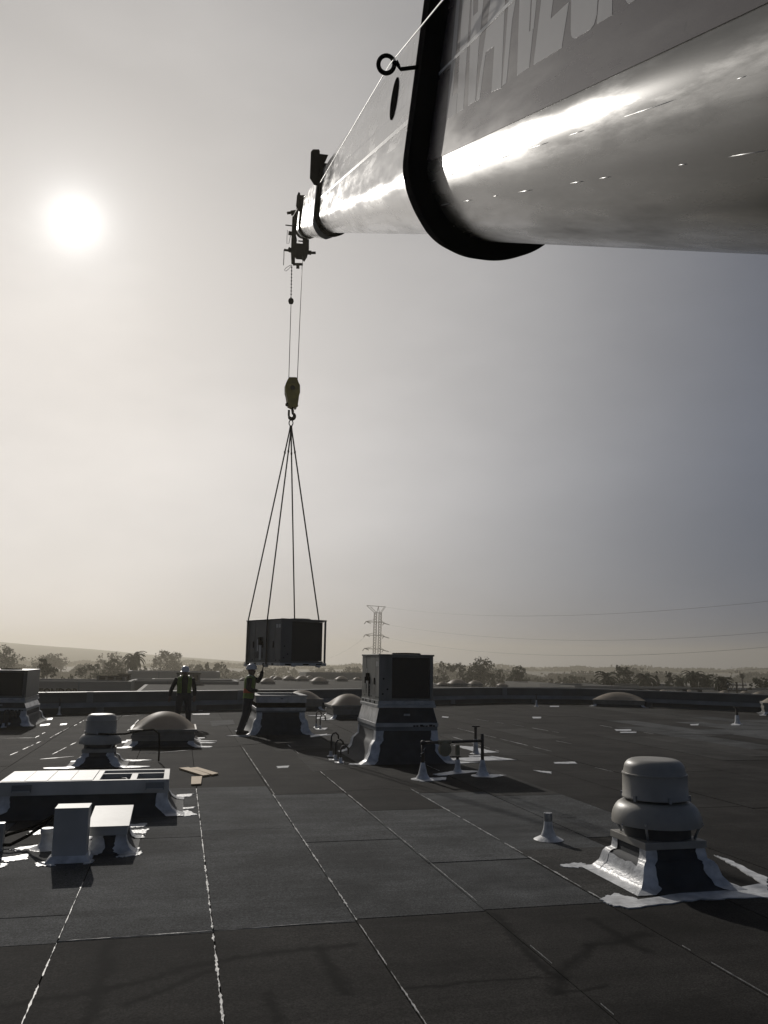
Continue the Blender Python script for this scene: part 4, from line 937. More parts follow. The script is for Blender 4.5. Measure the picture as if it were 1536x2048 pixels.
# gas piping
t = thing('gas_pipe_run', 'rusty gas pipe on two white cone feet with a round regulator', 'pipe', (3.99, 13.55, 0))
def gp(px, py, Y): p = PY(px, py, Y); return (p[0]-3.99, p[1]-13.55, p[2])
X2 = 5.13-3.99
prf = [(.20, .006), (.12, .02), (.075, .09), (.045, .22), (.035, .27)]
MB().lathe(prf, n=20).build('cone_foot', 'coating', t, smooth=40); MB().lathe(prf, c=(X2, .25), n=20).build('cone_foot', 'coating', t, smooth=40)
MB().tube([(0, 0, .26), (0, 0, .57)], .03).build('riser', 'pipe', t, smooth=True); MB().tube([(X2, .25, .26), (X2, .25, .70)], .03).build('riser', 'pipe', t, smooth=True)
MB().ellip((0, 0, .585), (.045, .045, .045), 10, 6).build('elbow', 'pipe', t, smooth=True)
MB().tube([(0, 0, .585), (.45, .1, .585), (X2, .25, .585)], .024).build('cross_pipe', 'pipe', t, smooth=True)
rg = MB().lathe([(.02, -.05), (.11, -.035), (.12, 0), (.11, .035), (.02, .05)], n=22).build('regulator', 'brass', t, smooth=40, loc=(.40, .06, .47)); rg.rotation_euler = (math.pi/2, 0, .2)
MB().tube([(.28, .06, .585), (.52, .115, .585)], .036).build('union', 'brass', t, smooth=True)
for k in range(4): MB().tube([(.0+.034*math.cos(k*1.6), .034*math.sin(k*1.6), .28+k*.065), (.034*math.cos(k*1.6+1.5), .034*math.sin(k*1.6+1.5), .31+k*.065)], .008).build('tape_wrap', 'labelw', t)
t = thing('gas_shutoff', 'short valve riser with a flat handle between the cone feet', 'pipe', (4.85, 14.3, 0))
MB().lathe([(.16, .006), (.08, .02), (.05, .08), (.04, .22)], n=18).build('cone_foot', 'coating', t, smooth=40)
MB().tube([(0, 0, .2), (0, 0, .27)], .028).build('riser', 'pipe', t); MB().box(-.035, .035, -.03, .03, .29, .47).build('valve_body', 'brass', t, bevel=.01); MB().box(-.13, .05, -.02, .02, .262, .28).build('valve_handle', 'pipe', t)
def vent(name, label, x, y, h, r=.035, foot=.13, dark=.45, cap=True):
    t = thing(name, label, 'pipe', (x, y, 0)); 
    MB().lathe([(foot, .006), (foot*.55, .02), (r*1.5, .09), (r*1.15, h*(1-dark))], n=18).build('flashing', 'coating', t, smooth=40)
    MB().tube([(0, 0, h*(1-dark)-.01), (0, 0, h)], r*.85).build('pipe', 'pipe', t, smooth=40)
    if cap: MB().box(-r*2.2, r*2.4, -r*.6, r*.6, h+.001, h+.03).build('cap', 'pipe', t)
    return t
vent('pipe_support', 'thin dark pipe support standing behind the gas pipe run', 6.17, 17.0, .55)
vent('pipe_support', 'thin pipe support standing off the right parapet beside a ribbed skylight', 17.92, 24.25, .52, r=.05, foot=.18)
p = P(400, 1421); vent('pipe_support', 'thin dark stake against the parapet beside the standing worker', p[0], p[1], .45, r=.02, foot=.08)
p = P(118, 1430); vent('pipe_support', 'thin dark stake near the parapet by the dark far unit', p[0], p[1], .5, r=.02, foot=.10)
p = P(1073, 1413); vent('pipe_support', 'thin dark stake before the slanting parapet and the flat skylight', p[0], p[1], .5, r=.025, foot=.12)
t = thing('vent_pipe', 'short white vent pipe with flared foot near the large mushroom fan', 'vent', (4.07, 8.88, 0))
MB().lathe([(.165, .006), (.15, .014), (.085, .045), (.055, .12), (.045, .2), (.044, .285)], n=24).build('flashing', 'coating', t, smooth=40)
MB().lathe([(.047, .2), (.047, .288), (.036, .2885), (.036, .25)], n=20).build('lead_sleeve', 'galv', t, smooth=40)
for lab, pts in (('looped thin pipe pair by the empty curb', [(632, 1455), (640, 1458)]), ('small looped condensate pipes by the installed unit curb', [(662, 1512), (671, 1520), (681, 1526)]), ('little capped pipes before the dark far unit', [(6, 1454), (18, 1453)])):
    a = P(*pts[0]); t = thing('condensate_pipes', lab, 'pipe', (a[0], a[1], 0)); hh = .38
    for i, q in enumerate(pts):
        p = P(*q)-a
        MB().lathe([(.07, .006), (.04, .02), (.028, .10)], c=(p[0], p[1]), n=12).build('pipe_foot', 'coating', t)
        h2 = hh*(1-.18*i)
        MB().tube([(p[0], p[1], .05), (p[0], p[1], h2), (p[0]+.03, p[1], h2+.06), (p[0]+.09, p[1], h2+.075), (p[0]+.14, p[1], h2+.03), (p[0]+.15, p[1], h2-.08)], .017, n=8).build('pipe_bend', 'pipe', t, smooth=True)

# ================================================================== PEOPLE
def loft(rings, n=16):
    """rings: (centre, rx, ry, x axis, y axis)"""
    vs = []; fs = []
    for c, rx, ry, ax, ay in rings:
        c, ax, ay = Vector(c), Vector(ax), Vector(ay)
        for j in range(n): a = j*math.tau/n; vs.append(c+ax*rx*math.cos(a)+ay*ry*math.sin(a))
    m = len(rings)
    for i in range(m-1):
        for j in range(n): fs.append((i*n+j, i*n+(j+1) % n, (i+1)*n+(j+1) % n, (i+1)*n+j))
    fs += [tuple(range(n))[::-1], tuple((m-1)*n+j for j in range(n))]
    return vs, fs
def fuse(mb, name, material, parent, voxel, smooth=6):
    o = mb.build(name, material, parent, smooth=True)
    r = o.modifiers.new('remesh', 'REMESH'); r.mode = 'VOXEL'; r.voxel_size = voxel; r.use_smooth_shade = True
    s = o.modifiers.new('smooth', 'SMOOTH'); s.factor = .5; s.iterations = smooth
    return o
def limb(mb, pts, rs, n=12): 
    P_ = []; R_ = []
    for i in range(len(pts)-1):
        for k in range(4): f = k/4; P_.append(Vector(pts[i]).lerp(Vector(pts[i+1]), f)); R_.append(rs[i]+(rs[i+1]-rs[i])*f)
    P_.append(Vector(pts[-1])); R_.append(rs[-1]); mb.tube(P_, R_, n)
def person(label, loc, rz, J, vest_open=True):
    """local frame: x forward, y to the person's left, z up"""
    t = thing('person', label, 'person', loc, rz, None)
    X, Y = Vector((1, 0, 0)), Vector((0, 1, 0))
    def torso(mb, g, z0=0, z1=9, top=True):
        rings = []
        for c, rx, ry in J['torso']:
            if z0 <= c[2] <= z1: rings.append((c, rx+g, ry+g, X, Y))
        mb.add(*loft(rings, 20))
    def hand(mb, w, d, side):
        d = Vector(d).normalized(); w = Vector(w); s = d.cross(Vector((0, 0, 1)) if abs(d.z) < .9 else Vector((1, 0, 0))).normalized(); u = s.cross(d)
        mb.add(*loft([(w, .022, .028, u, s), (w+d*.04, .018, .040, u, s), (w+d*.085, .015, .042, u, s), (w+d*.095, .012, .038, u, s)], 10))
        for k, L in enumerate((.070, .080, .074, .058)):
            b = w+d*.088+s*(.030-.020*k); mb.tube([b-d*.02, b+d*L*.45, b+d*L*.75+u*-.012, b+d*L*.92+u*-.030], [.0095, .009, .0085, .007], 7)
        b = w+d*.03+s*.035*side; mb.tube([b-s*.01*side, b+s*.03*side+d*.025, b+s*.035*side+d*.055], [.012, .010, .008], 7)
    # body: one fused figure
    mb = MB(); torso(mb, -.012)
    h = Vector(J['head']); fd = Vector(J.get('face', (1, 0, 0))).normalized(); fl = Vector((0, 0, 1)).cross(fd).normalized()
    nk = Vector(J['neck']); limb(mb, [nk, h-Vector((0, 0, .08))+fd*-.01], [.058, .056])
    mb.add(*loft([(h+Vector((0, 0, z))+fd*o, a, b, fd, fl) for z, o, a, b in ((-.118, .035, .035, .030), (-.105, .028, .062, .050), (-.07, .016, .082, .064), (-.02, .004, .094, .072), (.03, -.004, .099, .077), (.075, -.008, .088, .068), (.105, -.01, .055, .042), (.112, -.01, .02, .02))], 16))
    nz_ = h+fd*.098+Vector((0, 0, -.03)); mb.ellip(tuple(nz_), (.020, .016, .024), 8, 6); mb.ellip(tuple(h+fd*.082+Vector((0, 0, .018))), (.02, .045, .012), 8, 6)
    mb.ellip(tuple(h+fd*.078+Vector((0, 0, -.072))), (.018, .026, .012), 8, 6)
    for s in (-1, 1): mb.ellip(tuple(h+fl*s*.078+Vector((0, 0, -.02))), (.022, .012, .032), 8, 6)
    for s in ('L', 'R'):
        limb(mb, J['arm'+s], [.052, .040, .034, .028]); hand(mb, J['arm'+s][-1], J['hand'+s], 1 if s == 'L' else -1)
        limb(mb, J['leg'+s], [.085, .058, .052, .040]); 
    body = fuse(mb, 'body', 'skin', t, .009, 3)
    for s in (-1, 1): MB().ellip(tuple(h+fd*.088+fl*s*.032+Vector((0, 0, -.002))), (.010, .012, .009), 8, 6).build('eye', 'labelw', t)
    mb = MB(); torso(mb, .006, .86)
    for s in ('L', 'R'): limb(mb, J['arm'+s][:3]+[Vector(J['arm'+s][2]).lerp(Vector(J['arm'+s][3]), .9)], [.078, .062, .056, .044])
    limb(mb, [nk-Vector((0, 0, .06)), nk+Vector((0, 0, .012))], [.085, .066])
    fuse(mb, 'shirt', 'shirt', t, .012, 4)
    mb = MB(); torso(mb, .014, 0, 1.03)
    for s in ('L', 'R'):
        a = J['leg'+s]; limb(mb, [a[0], a[1], a[2], Vector(a[2]).lerp(Vector(a[3]), .97)], [.115, .088, .076, .070])
    fuse(mb, 'trousers', 'navy', t, .012, 3)
    for s in ('L', 'R'):
        a = Vector(J['leg'+s][3]); f = Vector(J.get('toe'+s, (1, 0, 0))).normalized(); sd_ = Vector((0, 0, 1)).cross(f).normalized()
        mb = MB(); limb(mb, [a+Vector((0, 0, .10)), Vector((a.x, a.y, .05))], [.056, .056])
        mb.add(*loft([(Vector((a.x, a.y, .052))+f*o, .05*k, .045*k2, Vector((0, 0, 1)), sd_) for o, k, k2 in ((-.075, .7, .7), (-.05, 1, .95), (.02, .98, 1), (.10, .9, 1.1), (.17, .72, 1.0), (.20, .4, .6))], 12))
        fuse(mb, 'boot', 'boot', t, .012, 2)
    # vest
    tr = [r for r in J['torso'] if r[0][2] >= J.get('vest_hem', .95)]
    def shell(a0, a1, g, rs, name, material, par, n=16):
        vs = []; fs = []
        for c, rx, ry in rs:
            for j in range(n+1):
                a = a0+(a1-a0)*j/n
                for gg in (g, g-.008): vs.append((c[0]+(rx+gg)*math.cos(a), c[1]+(ry+gg)*math.sin(a), c[2]))
        m = n+1
        for i in range(len(rs)-1):
            for j in range(n):
                o = 2*(i*m+j); p = 2*((i+1)*m+j); fs += [(o, o+2, p+2, p), (o+1, p+1, p+3, o+3)]
        for i in range(len(rs)-1):
            for j in (0, n): o = 2*(i*m+j); p = 2*((i+1)*m+j); fs.append((o, p, p+1, o+1))
        for j in range(n):
            o = 2*j; fs.append((o, o+1, o+3, o+2)); p = 2*((len(rs)-1)*m+j); fs.append((p, p+2, p+3, p+1))
        return MB().add(vs, fs).build(name, material, par, smooth=40)
    op = J.get('open', .35)
    v = shell(op, math.tau-op, .028, tr, 'vest', 'vest', t, 28)
    if J.get('stripe'):
        lo, hi = J['stripe']; rs = [r for r in J['torso'] if lo-.06 <= r[0][2] <= hi+.06]
        def at_(z):
            for q0, q1 in zip(J['torso'], J['torso'][1:]):
                if q0[0][2] <= z <= q1[0][2]:
                    f = (z-q0[0][2])/(q1[0][2]-q0[0][2]); return (tuple(Vector(q0[0]).lerp(Vector(q1[0]), f)), q0[1]+(q1[1]-q0[1])*f, q0[2]+(q1[2]-q0[2])*f)
        shell(op+.02, math.tau-op-.02, .032, [at_(lo), at_((lo+hi)/2), at_(hi)], 'waist_band', 'vest_or', v, 28)
    for s in ('L', 'R'):
        a = Vector(J['arm'+s][0]); sg = 1 if s == 'L' else -1
        top = Vector(J['torso'][-2][0]); 
        mb = MB(); mb.tube([Vector((a.x+.105, a.y*.62, a.z-.12)), Vector((a.x+.075, a.y*.62, a.z+.035)), Vector((a.x, a.y*.60, a.z+.072)), Vector((a.x-.075, a.y*.62, a.z+.035)), Vector((a.x-.10, a.y*.62, a.z-.12))], .020, 8)
        mb.build('reflective_strap', 'reflect', v, smooth=True)
    # hard hat
    hh = h+Vector((0, 0, .045))+fd*-.005; mb = MB()
    prof = [(.128, -.012), (.130, .0), (.126, .03), (.118, .065), (.098, .098), (.066, .120), (.03, .130)]
    n = 24; vs = []; fs = []
    for i in range(n):
        a = i*math.tau/n
        for r, z in prof: vs.append(fd*(r*1.10*math.cos(a))+fl*(r*.92*math.sin(a))+Vector((0, 0, z)))
    m = len(prof)
    for i in range(n):
        j = (i+1) % n
        for k in range(m-1): fs.append((i*m+k, j*m+k, j*m+k+1, i*m+k+1))
    fs.append(tuple(i*m+m-1 for i in range(n)))
    tilt = J.get('hat_tilt', 0.0)
    hat = MB().add(vs, fs).build('hard_hat', 'hat', t, smooth=40, loc=tuple(hh)); 
    so = hat.modifiers.new('shell', 'SOLIDIFY'); so.thickness = .006
    bv = []; 
    for i in range(17):
        a = -1.25+2.5*i/16; ca, sa = math.cos(a), math.sin(a)
        for r, z in ((.126, -.004), (.185 if abs(a) < .9 else .16, -.022), (.126, -.012)): bv.append(fd*(r*1.10*ca)+fl*(r*.92*sa)+Vector((0, 0, z)))
    MB().add(bv, [(3*i+k, 3*i+3+k, 3*i+3+(k+1) % 3, 3*i+(k+1) % 3) for i in range(16) for k in range(3)]).build('brim', 'hat', hat, smooth=30)
    rb = MB().tube([fd*(-.13*math.cos(q_))*1.0+Vector((0, 0, .133*math.sin(q_)+.002)) for q_ in [.3+i*.25 for i in range(11)]], .008, 6).build('crown_ridge', 'hat', hat, smooth=True)
    return t

tors = lambda dx=0.0, lean=0.0, k=1.0, z0=.86: [((dx+lean*(z-.95), 0, z), rx*k, ry*k) for z, rx, ry in ((z0-.02, .10, .15), (z0+.04, .125, .175), (.98, .125, .178), (1.06, .122, .172), (1.14, .122, .172), (1.22, .126, .182), (1.30, .130, .195), (1.37, .124, .200), (1.42, .105, .185), (1.46, .075, .13), (1.49, .05, .075))]
# standing worker, facing the camera, arms hanging
wp = P(364, 1454); wx_, wy_ = wp[0], wp[1]
person('worker in white hard hat and open lime vest standing behind the near dome skylight', (wx_, wy_, .006), math.atan2(-wy_, -wx_)+0.10, dict(
    torso=tors(0, .03), neck=(.02, 0, 1.46), head=(.045, 0, 1.60), face=(1, -.05, -.10), open=.42, vest_hem=.96,
    armL=[(.02, .195, 1.41), (-.01, .285, 1.15), (.03, .30, 1.02), (.07, .29, .88)], handL=(.15, -.02, -1),
    armR=[(.02, -.195, 1.41), (-.02, -.32, 1.16), (.02, -.37, 1.02), (.06, -.39, .88)], handR=(.15, -.08, -1),
    legL=[(0, .10, .90), (.02, .14, .50), (.0, .16, .28), (-.02, .17, .10)], legR=[(0, -.10, .90), (.02, -.14, .50), (.0, -.17, .28), (-.02, -.19, .10)], toeL=(1, .25, 0), toeR=(1, -.25, 0)))
bpy.data.objects['person'].scale = (.945, .99, .945)
# leaning worker, seen from his right side, one hand up at the unit's base
lp = P(479, 1470)
person('worker in lime vest with orange band reaching up to the hanging unit', (lp[0], lp[1], .012), -YAW+.05, dict(
    torso=[((.20+.06*(z-.95)-.10*max(0, z-1.2)**1.0*.3, 0, z), rx, ry) for (_, _, z), rx, ry in [(c, a, b) for c, a, b in tors()]], neck=(.215, 0, 1.46), head=(.235, 0, 1.60), face=(1, .05, .10), open=.55, vest_hem=.90, stripe=(1.04, 1.15),
    armL=[(.22, .19, 1.41), (.40, .22, 1.33), (.47, .20, 1.45), (.50, .17, 1.60)], handL=(.12, -.10, 1),
    armR=[(.22, -.19, 1.41), (.20, -.25, 1.16), (.30, -.22, 1.10), (.43, -.16, 1.10)], handR=(1, .25, .0),
    legL=[(.19, .10, .90), (.16, .12, .52), (.08, .12, .30), (.02, .12, .10)], legR=[(.19, -.10, .90), (.14, -.12, .52), (.07, -.12, .30), (.0, -.12, .10)]))

# ================================================================== BACKGROUND
def building(name, label, x0, x1, y0, y1, zt, wall='tan', parap=.5, rz=0, cat='building', roofmat='farroof'):
    cx, cy = (x0+x1)/2, (y0+y1)/2
    t = thing(name, label, cat, (cx, cy, GZ), rz)
    w, l = x1-x0, y1-y0; H_ = zt-GZ
    MB().box(-w/2, w/2, -l/2, l/2, 0, H_-parap).build('wall', wall, t)
    MB().box(-w/2+.3, w/2-.3, -l/2+.3, l/2-.3, H_-parap+.01, H_-parap+.06).build('roof', roofmat, t)
    for a in ((-w/2, w/2, -l/2, -l/2+.28), (-w/2, w/2, l/2-.28, l/2), (-w/2, -w/2+.28, -l/2+.281, l/2-.281), (w/2-.28, w/2, -l/2+.281, l/2-.281)):
        MB().box(*a, H_-parap+.001, H_).build('parapet', wall, t)
    n = max(3, int(w/7))
    for k in range(1, n): MB().box(-w/2+w*k/n-.04, -w/2+w*k/n+.04, -l/2-.012, -l/2-.002, 0, H_-.02).build('panel_joint', 'parapet_band', t)
    return t
def farbox(name, label, pxl, pxr, ytop, ybot, Yd, depth, material, cat, group=None):
    a, b = PY(pxl, ybot, Yd), PY(pxr, ybot, Yd); zt = PY((pxl+pxr)/2, ytop, Yd)[2]; zb = PY((pxl+pxr)/2, ybot, Yd)[2]
    t = thing(name, label, cat, ((a[0]+b[0])/2, Yd+depth/2, zb), 0, group); w = b[0]-a[0]; h = zt-zb
    MB().box(-w/2, w/2, -depth/2, depth/2, .12*h, h*.95).build('cabinet', material, t, bevel=.03)
    MB().box(-w/2-.06, w/2+.06, -depth/2-.06, depth/2+.06, h*.95+.002, h).build('top_cover', 'rubber', t)
    MB().box(-w/2*.96, w/2*.96, -depth/2*.96, depth/2*.96, 0, .118*h).build('curb', 'parapet_band', t)
    for k in range(3): MB().box(-w/2+w*(.08+.3*k), -w/2+w*(.30+.3*k), -depth/2-.02, -depth/2-.002, h*.3, h*.85).build('grille', 'black', t)
    return t
# sign-wall building at left
zA = PY(140, 1362, 70)[2]; xa, xb = PY(-60, 1370, 70)[0], PY(262, 1370, 70)[0]
bA = building('warehouse', 'grey warehouse with dark letters on its wall beyond the parapet', xa, xb, 70, 76, zA)
fo = bpy.data.curves.new('sign_text', 'FONT'); fo.body = 'FONDOR'; fo.size = 1.0; fo.extrude = .04; fo.offset = .035; fo.align_x = 'LEFT'; fo.resolution_u = 2
tmp = bpy.data.objects.new('sign_text', fo); COL.objects.link(tmp)
bpy.context.view_layer.update()
dg = bpy.context.evaluated_depsgraph_get(); me = bpy.data.meshes.new_from_object(tmp.evaluated_get(dg)); bpy.data.objects.remove(tmp)
vv = np.array([v.co[:] for v in me.vertices]); lo, hi = vv.min(0), vv.max(0)
pl, pr = PY(78, 1378, 69.9), PY(157, 1378, 69.9); topz = PY(110, 1376.5, 69.9)[2]
sx = (pr[0]-pl[0])/(hi[0]-lo[0])
for v in me.vertices: v.co = ((v.co.x-lo[0])*sx+pl[0]-(xa+xb)/2, -3.03+v.co.z*.5, (v.co.y-hi[1])*sx*1.0+topz-GZ)
me.materials.append(M['black'])
so = bpy.data.objects.new('wall_lettering', me); COL.objects.link(so); so.parent = bA
farbox('air_handler', 'long dark air handler on the roof behind the lettered warehouse wall', 193, 250, 1352.5, 1362.5, 72, 2, 'cabinet', 'air conditioner')
farbox('air_handler', 'tall dark air handler at the end of the lettered warehouse roof', 236, 260, 1348, 1362, 74.3, 1.2, 'coil', 'air conditioner')
# wide buildings behind the workers
zB = PY(350, 1343, 105)[2]; building('warehouse', 'long pale warehouse with a level roofline behind the standing worker', PY(255, 1350, 105)[0], PY(440, 1350, 105)[0], 105, 111, zB, 'tan2')
zC = PY(350, 1362, 76)[2]; xC0, xC1 = PY(262, 1362, 76)[0], PY(478, 1362, 76)[0]
building('warehouse', 'low grey warehouse just past the parapet behind the standing worker', xC0, xC1, 76, 82, zC, 'tan')
farbox('air_handler', 'dark boxy air handler on the roof right behind the standing worker', 353, 400, 1347, 1368, 74, 3, 'cabinet', 'air conditioner')
# neighbour with the rows of skylights
zN = -.55
bN = building('warehouse', 'wide flat roofed neighbour building with rows of dome skylights', PY(272, 1365, 60)[0], 26.0, 52, 96, zN+.06, 'tan', parap=.06)
zE = PY(660, 1346, 140)[2]; building('warehouse', 'far grey warehouse with a level roofline beyond the rows of skylights', PY(612, 1350, 140)[0], PY(800, 1350, 140)[0], 140, 148, zE, 'tan')
def farsky(px, py, wpx, label, zr, zoff=0.0, hpx=None, mat_='dome'):
    """py is the base line of the skylight on the roof level zr"""
    p = P(px, py, zr); dep = (p-CAM)@CF; w = wpx*dep/F
    t = thing('dome_skylight', label, 'skylight', (p[0], p[1]+w/2, zr), 0, 'skylights on the neighbour roofs')
    h = w*.16
    MB().box(-w*.46, w*.46, -w*.46, w*.46, 0, h).build('curb', 'frame', t)
    MB().box(-w*.5, w*.5, -w*.5, w*.5, h+.001, h*1.35).build('frame_rail', 'frame', t)
    N = 10; vs = []; fs = []
    for j in range(N+1):
        for i in range(N+1):
            u, v = -1+2*i/N, -1+2*j/N; vs.append((u*w*.49, v*w*.49, h*1.35+.005+w*.24*((1-u*u)*(1-v*v))**.9))
    for j in range(N):
        for i in range(N): a = j*(N+1)+i; fs.append((a, a+1, a+N+2, a+N+1))
    MB().add(vs, fs).build('dome', 'dome', t, smooth=True)
NSK = [(536, 1370, 30, 'largest low dome skylight on the neighbour roof, just past the raised arm'), (556, 1361, 18, 'small dome skylight on the neighbour roof over the middle of the empty curb'),
       (580, 1363, 25, 'dome skylight on the neighbour roof over the open curb, beside the dark bush'), (606, 1364, 27, 'dome skylight on the neighbour roof under the coil end of the hanging unit'),
       (641, 1370, 34, 'boxy dome skylight on the neighbour roof, standing nearer than its row, past the hanging unit'), (685, 1364, 25, 'dome skylight on the neighbour roof midway between hanging and installed units'),
       (716, 1362, 16, 'dome skylight on the neighbour roof cut off by the installed unit'), (488, 1363, 17, 'small dome skylight on the neighbour roof behind the leaning worker back'),
       (505, 1365, 16, 'small dome skylight on the neighbour roof hidden behind the leaning worker chest'), (548, 1359, 16, 'faint far dome skylight behind the largest low one past the raised arm'), (620, 1358.5, 15, 'faint far dome skylight before the far level roofline'),
       (888, 1374, 22, 'dome skylight over the parapet nearest the installed unit'), (920, 1375, 36, 'broadest dome skylight over the parapet, second from the installed unit'), (955, 1373, 26, 'dome skylight over the parapet below the tallest dark tree'), (1008, 1375, 20, 'lone flat dome skylight over the short corner parapet run')]
for px, py, w, lab in NSK: farsky(px, py, w, lab, zN)
zW = -1.6
building('warehouse', 'long low building with flat roof beyond the right parapet under the palms', PY(1185, 1390, 75)[0], 95.0, 62, 100, zW+.3, 'tan', parap=.3)
for px, py, w, lab in ((1332, 1389, 20, 'white dome skylight on the low roof below the taller cypress'), (1386, 1391, 24, 'broad white dome skylight on the low roof between two upright units'), (1454, 1389, 17, 'white dome skylight on the low roof below the spiky palm'), (1496, 1389, 16, 'white dome skylight on the low roof just past the power pole'), (1527, 1395, 24, 'white dome skylight on the low roof over the ribbed skylight'), (1305, 1389, 14, 'smallest white dome skylight on the low roof between upright units and cypress')): farsky(px, py, w, lab, zW)
for i, (a, b, lab) in enumerate(((1283, 1291, 'small upright roof unit nearest the flat skylight'), (1311, 1320, 'small upright roof unit below the shorter cypress'), (1366, 1375, 'small upright roof unit below the small fan palm'), (1396, 1405, 'small upright roof unit between the tallest palm and its neighbour'))):
    farbox('air_handler', lab, a, b, 1379, 1389, 72+i, 1.2, 'cabinet', 'air conditioner', 'small upright units on the low roof')
building('warehouse', 'small white walled building among the trees past the parapet', PY(1080, 1370, 125)[0], PY(1132, 1370, 125)[0], 125, 140, PY(1105, 1368, 125)[2], 'tan2')
building('warehouse', 'long dull wall running behind the palms', PY(1225, 1375, 112)[0], PY(1428, 1375, 112)[0], 112, 125, PY(1330, 1373, 112)[2], 'tan')
building('warehouse', 'grey wall end behind the wide flat skylight', PY(1150, 1375, 100)[0], PY(1243, 1375, 100)[0], 100, 111, PY(1200, 1372, 100)[2], 'tan')

# ------------------------------------------------------------------ trees
def leaves(lobes, n, size, seed, up=.3):
    q = np.random.default_rng(seed); per = np.array([l[3]*l[4]*l[5] for l in lobes])**.75; per = per/per.sum(); V = []
    for l, fr in zip(lobes, per):
        k = int(n*fr)+4
        # clump centres inside the lobe, leaves round each clump
        nc = max(4, k//16); cd_ = q.normal(size=(nc, 3)); cd_ /= np.linalg.norm(cd_, axis=1)[:, None]; cr = q.uniform(.35, 1.0, nc)**.5
        cc = cd_*cr[:, None]
        idx = q.integers(0, nc, k); p = cc[idx]+q.normal(size=(k, 3))*.16
        p = p*np.array(l[3:6])+np.array(l[0:3])
        a = q.normal(size=(k, 3)); a /= np.linalg.norm(a, axis=1)[:, None]; b = np.cross(a, q.normal(size=(k, 3))); b /= np.linalg.norm(b, axis=1)[:, None]
        s = size*q.uniform(.5, 1.25, k)[:, None]
        V.append(np.stack([p-a*s, p-b*s*.55, p+a*s, p+b*s*.55], 1))
    V = np.concatenate(V).reshape(-1, 3); return V
def mesh_quads(name, V, material, parent):
    me = bpy.data.meshes.new(name); n = len(V)//4
    me.vertices.add(len(V)); me.vertices.foreach_set('co', V.astype(np.float32).ravel()); me.loops.add(n*4); me.loops.foreach_set('vertex_index', np.arange(n*4, dtype=np.int32))
    me.polygons.add(n); me.polygons.foreach_set('loop_start', np.arange(0, n*4, 4, dtype=np.int32)); me.update(calc_edges=True); me.validate()
    me.materials.append(M[material]); o = bpy.data.objects.new(name, me); COL.objects.link(o); o.parent = parent; return o
def tree(label, pxl, pxr, ytop, dist, seed, kind='round', material='leaf', group='trees beyond the roofs', dens=1.0, leaf=None):
    q = random.Random(seed); c = PD((pxl+pxr)/2, 1370, dist); top = PD((pxl+pxr)/2, ytop, dist)
    dep = (c-CAM)@CF; w = 1.32*(pxr-pxl)*dep/F; H_ = top[2]-GZ
    t = thing('tree', label, 'tree', (c[0], c[1], GZ), 0, group)
    lean = q.uniform(-.04, .04)*H_; tr = MB(); rb = .022*H_+.05
    tr.tube([(0, 0, 0), (lean*.3, 0, H_*.3), (lean, 0, H_*.62), (lean*1.1, 0, H_*.9)], [rb, rb*.8, rb*.5, rb*.12], 8)
    lobes = []; r = w/2
    zlo = 1.5; vis = max(2.0, H_-zlo)       # crowns reach down behind the roofs
    def lobe(x, y, z, s, sz=None):
        sz = sz or s; lobes.append((lean+x, y, min(z, H_-sz*.95), s, s, sz))
    if kind == 'round':
        for k in range(22):
            a = q.uniform(0, math.tau); f = q.uniform(.1, .72); s = r*q.uniform(.26, .40); z = zlo+vis*q.uniform(.05, .95)
            lim = math.sqrt(max(.08, 1-max(0, (z-zlo)/vis-.25)**2*1.1)); lobe(r*f*math.cos(a)*lim, r*f*math.sin(a)*lim, z, s, s*.8)
        lobe(0, 0, zlo+vis*.45, r*.72, vis*.42); lobe(r*q.uniform(-.25, .25), 0, H_, r*.40, r*.28)
    elif kind == 'euc':
        for k in range(20):
            f = q.uniform(-.82, .82); s = r*q.uniform(.18, .34); z = zlo+vis*q.uniform(.15, 1.0)*(1-.25*abs(f)); lobe(f*r, q.uniform(-.5, .5)*r, z, s, s*1.15)
        lobe(q.uniform(-.3, .3)*r, 0, H_, r*.3, r*.3); lobe(0, 0, zlo+vis*.2, r*.7, vis*.25)
    elif kind == 'cone':
        for k in range(9):
            f = k/8; z = H_*(.3+.7*f); s = r*(1.1-.95*f)+.1
            lobe(q.uniform(-.2, .2)*s, q.uniform(-.2, .2)*s, z, s, H_*.09)
    elif kind == 'bush':
        for k in range(20):
            f = q.uniform(-.85, .85); s = r*q.uniform(.2, .34); z = zlo+vis*q.uniform(.2, 1.0)*(1-.5*abs(f)**2); lobe(f*r, q.uniform(-.4, .4)*r, z, s, s*.85)
        lobe(0, 0, zlo+vis*.3, r*.8, vis*.32)
    for l in lobes[:6]: tr.tube([(lean*.6, 0, H_*.38), ((lean*.6+l[0])/2, l[1]/2, (H_*.4+l[2])/2), (l[0], l[1], l[2])], [rb*.4, rb*.25, rb*.08], 6)
    tr.build('trunk', 'bark', t, smooth=40)
    area = w*H_*.6; ls = leaf or max(.16, dist/820*.95); n = int(min(11000, max(900, dens*4.5*area/(ls*ls))))
    mesh_quads('crown', leaves(lobes, n, ls, seed), material, t)
    return t
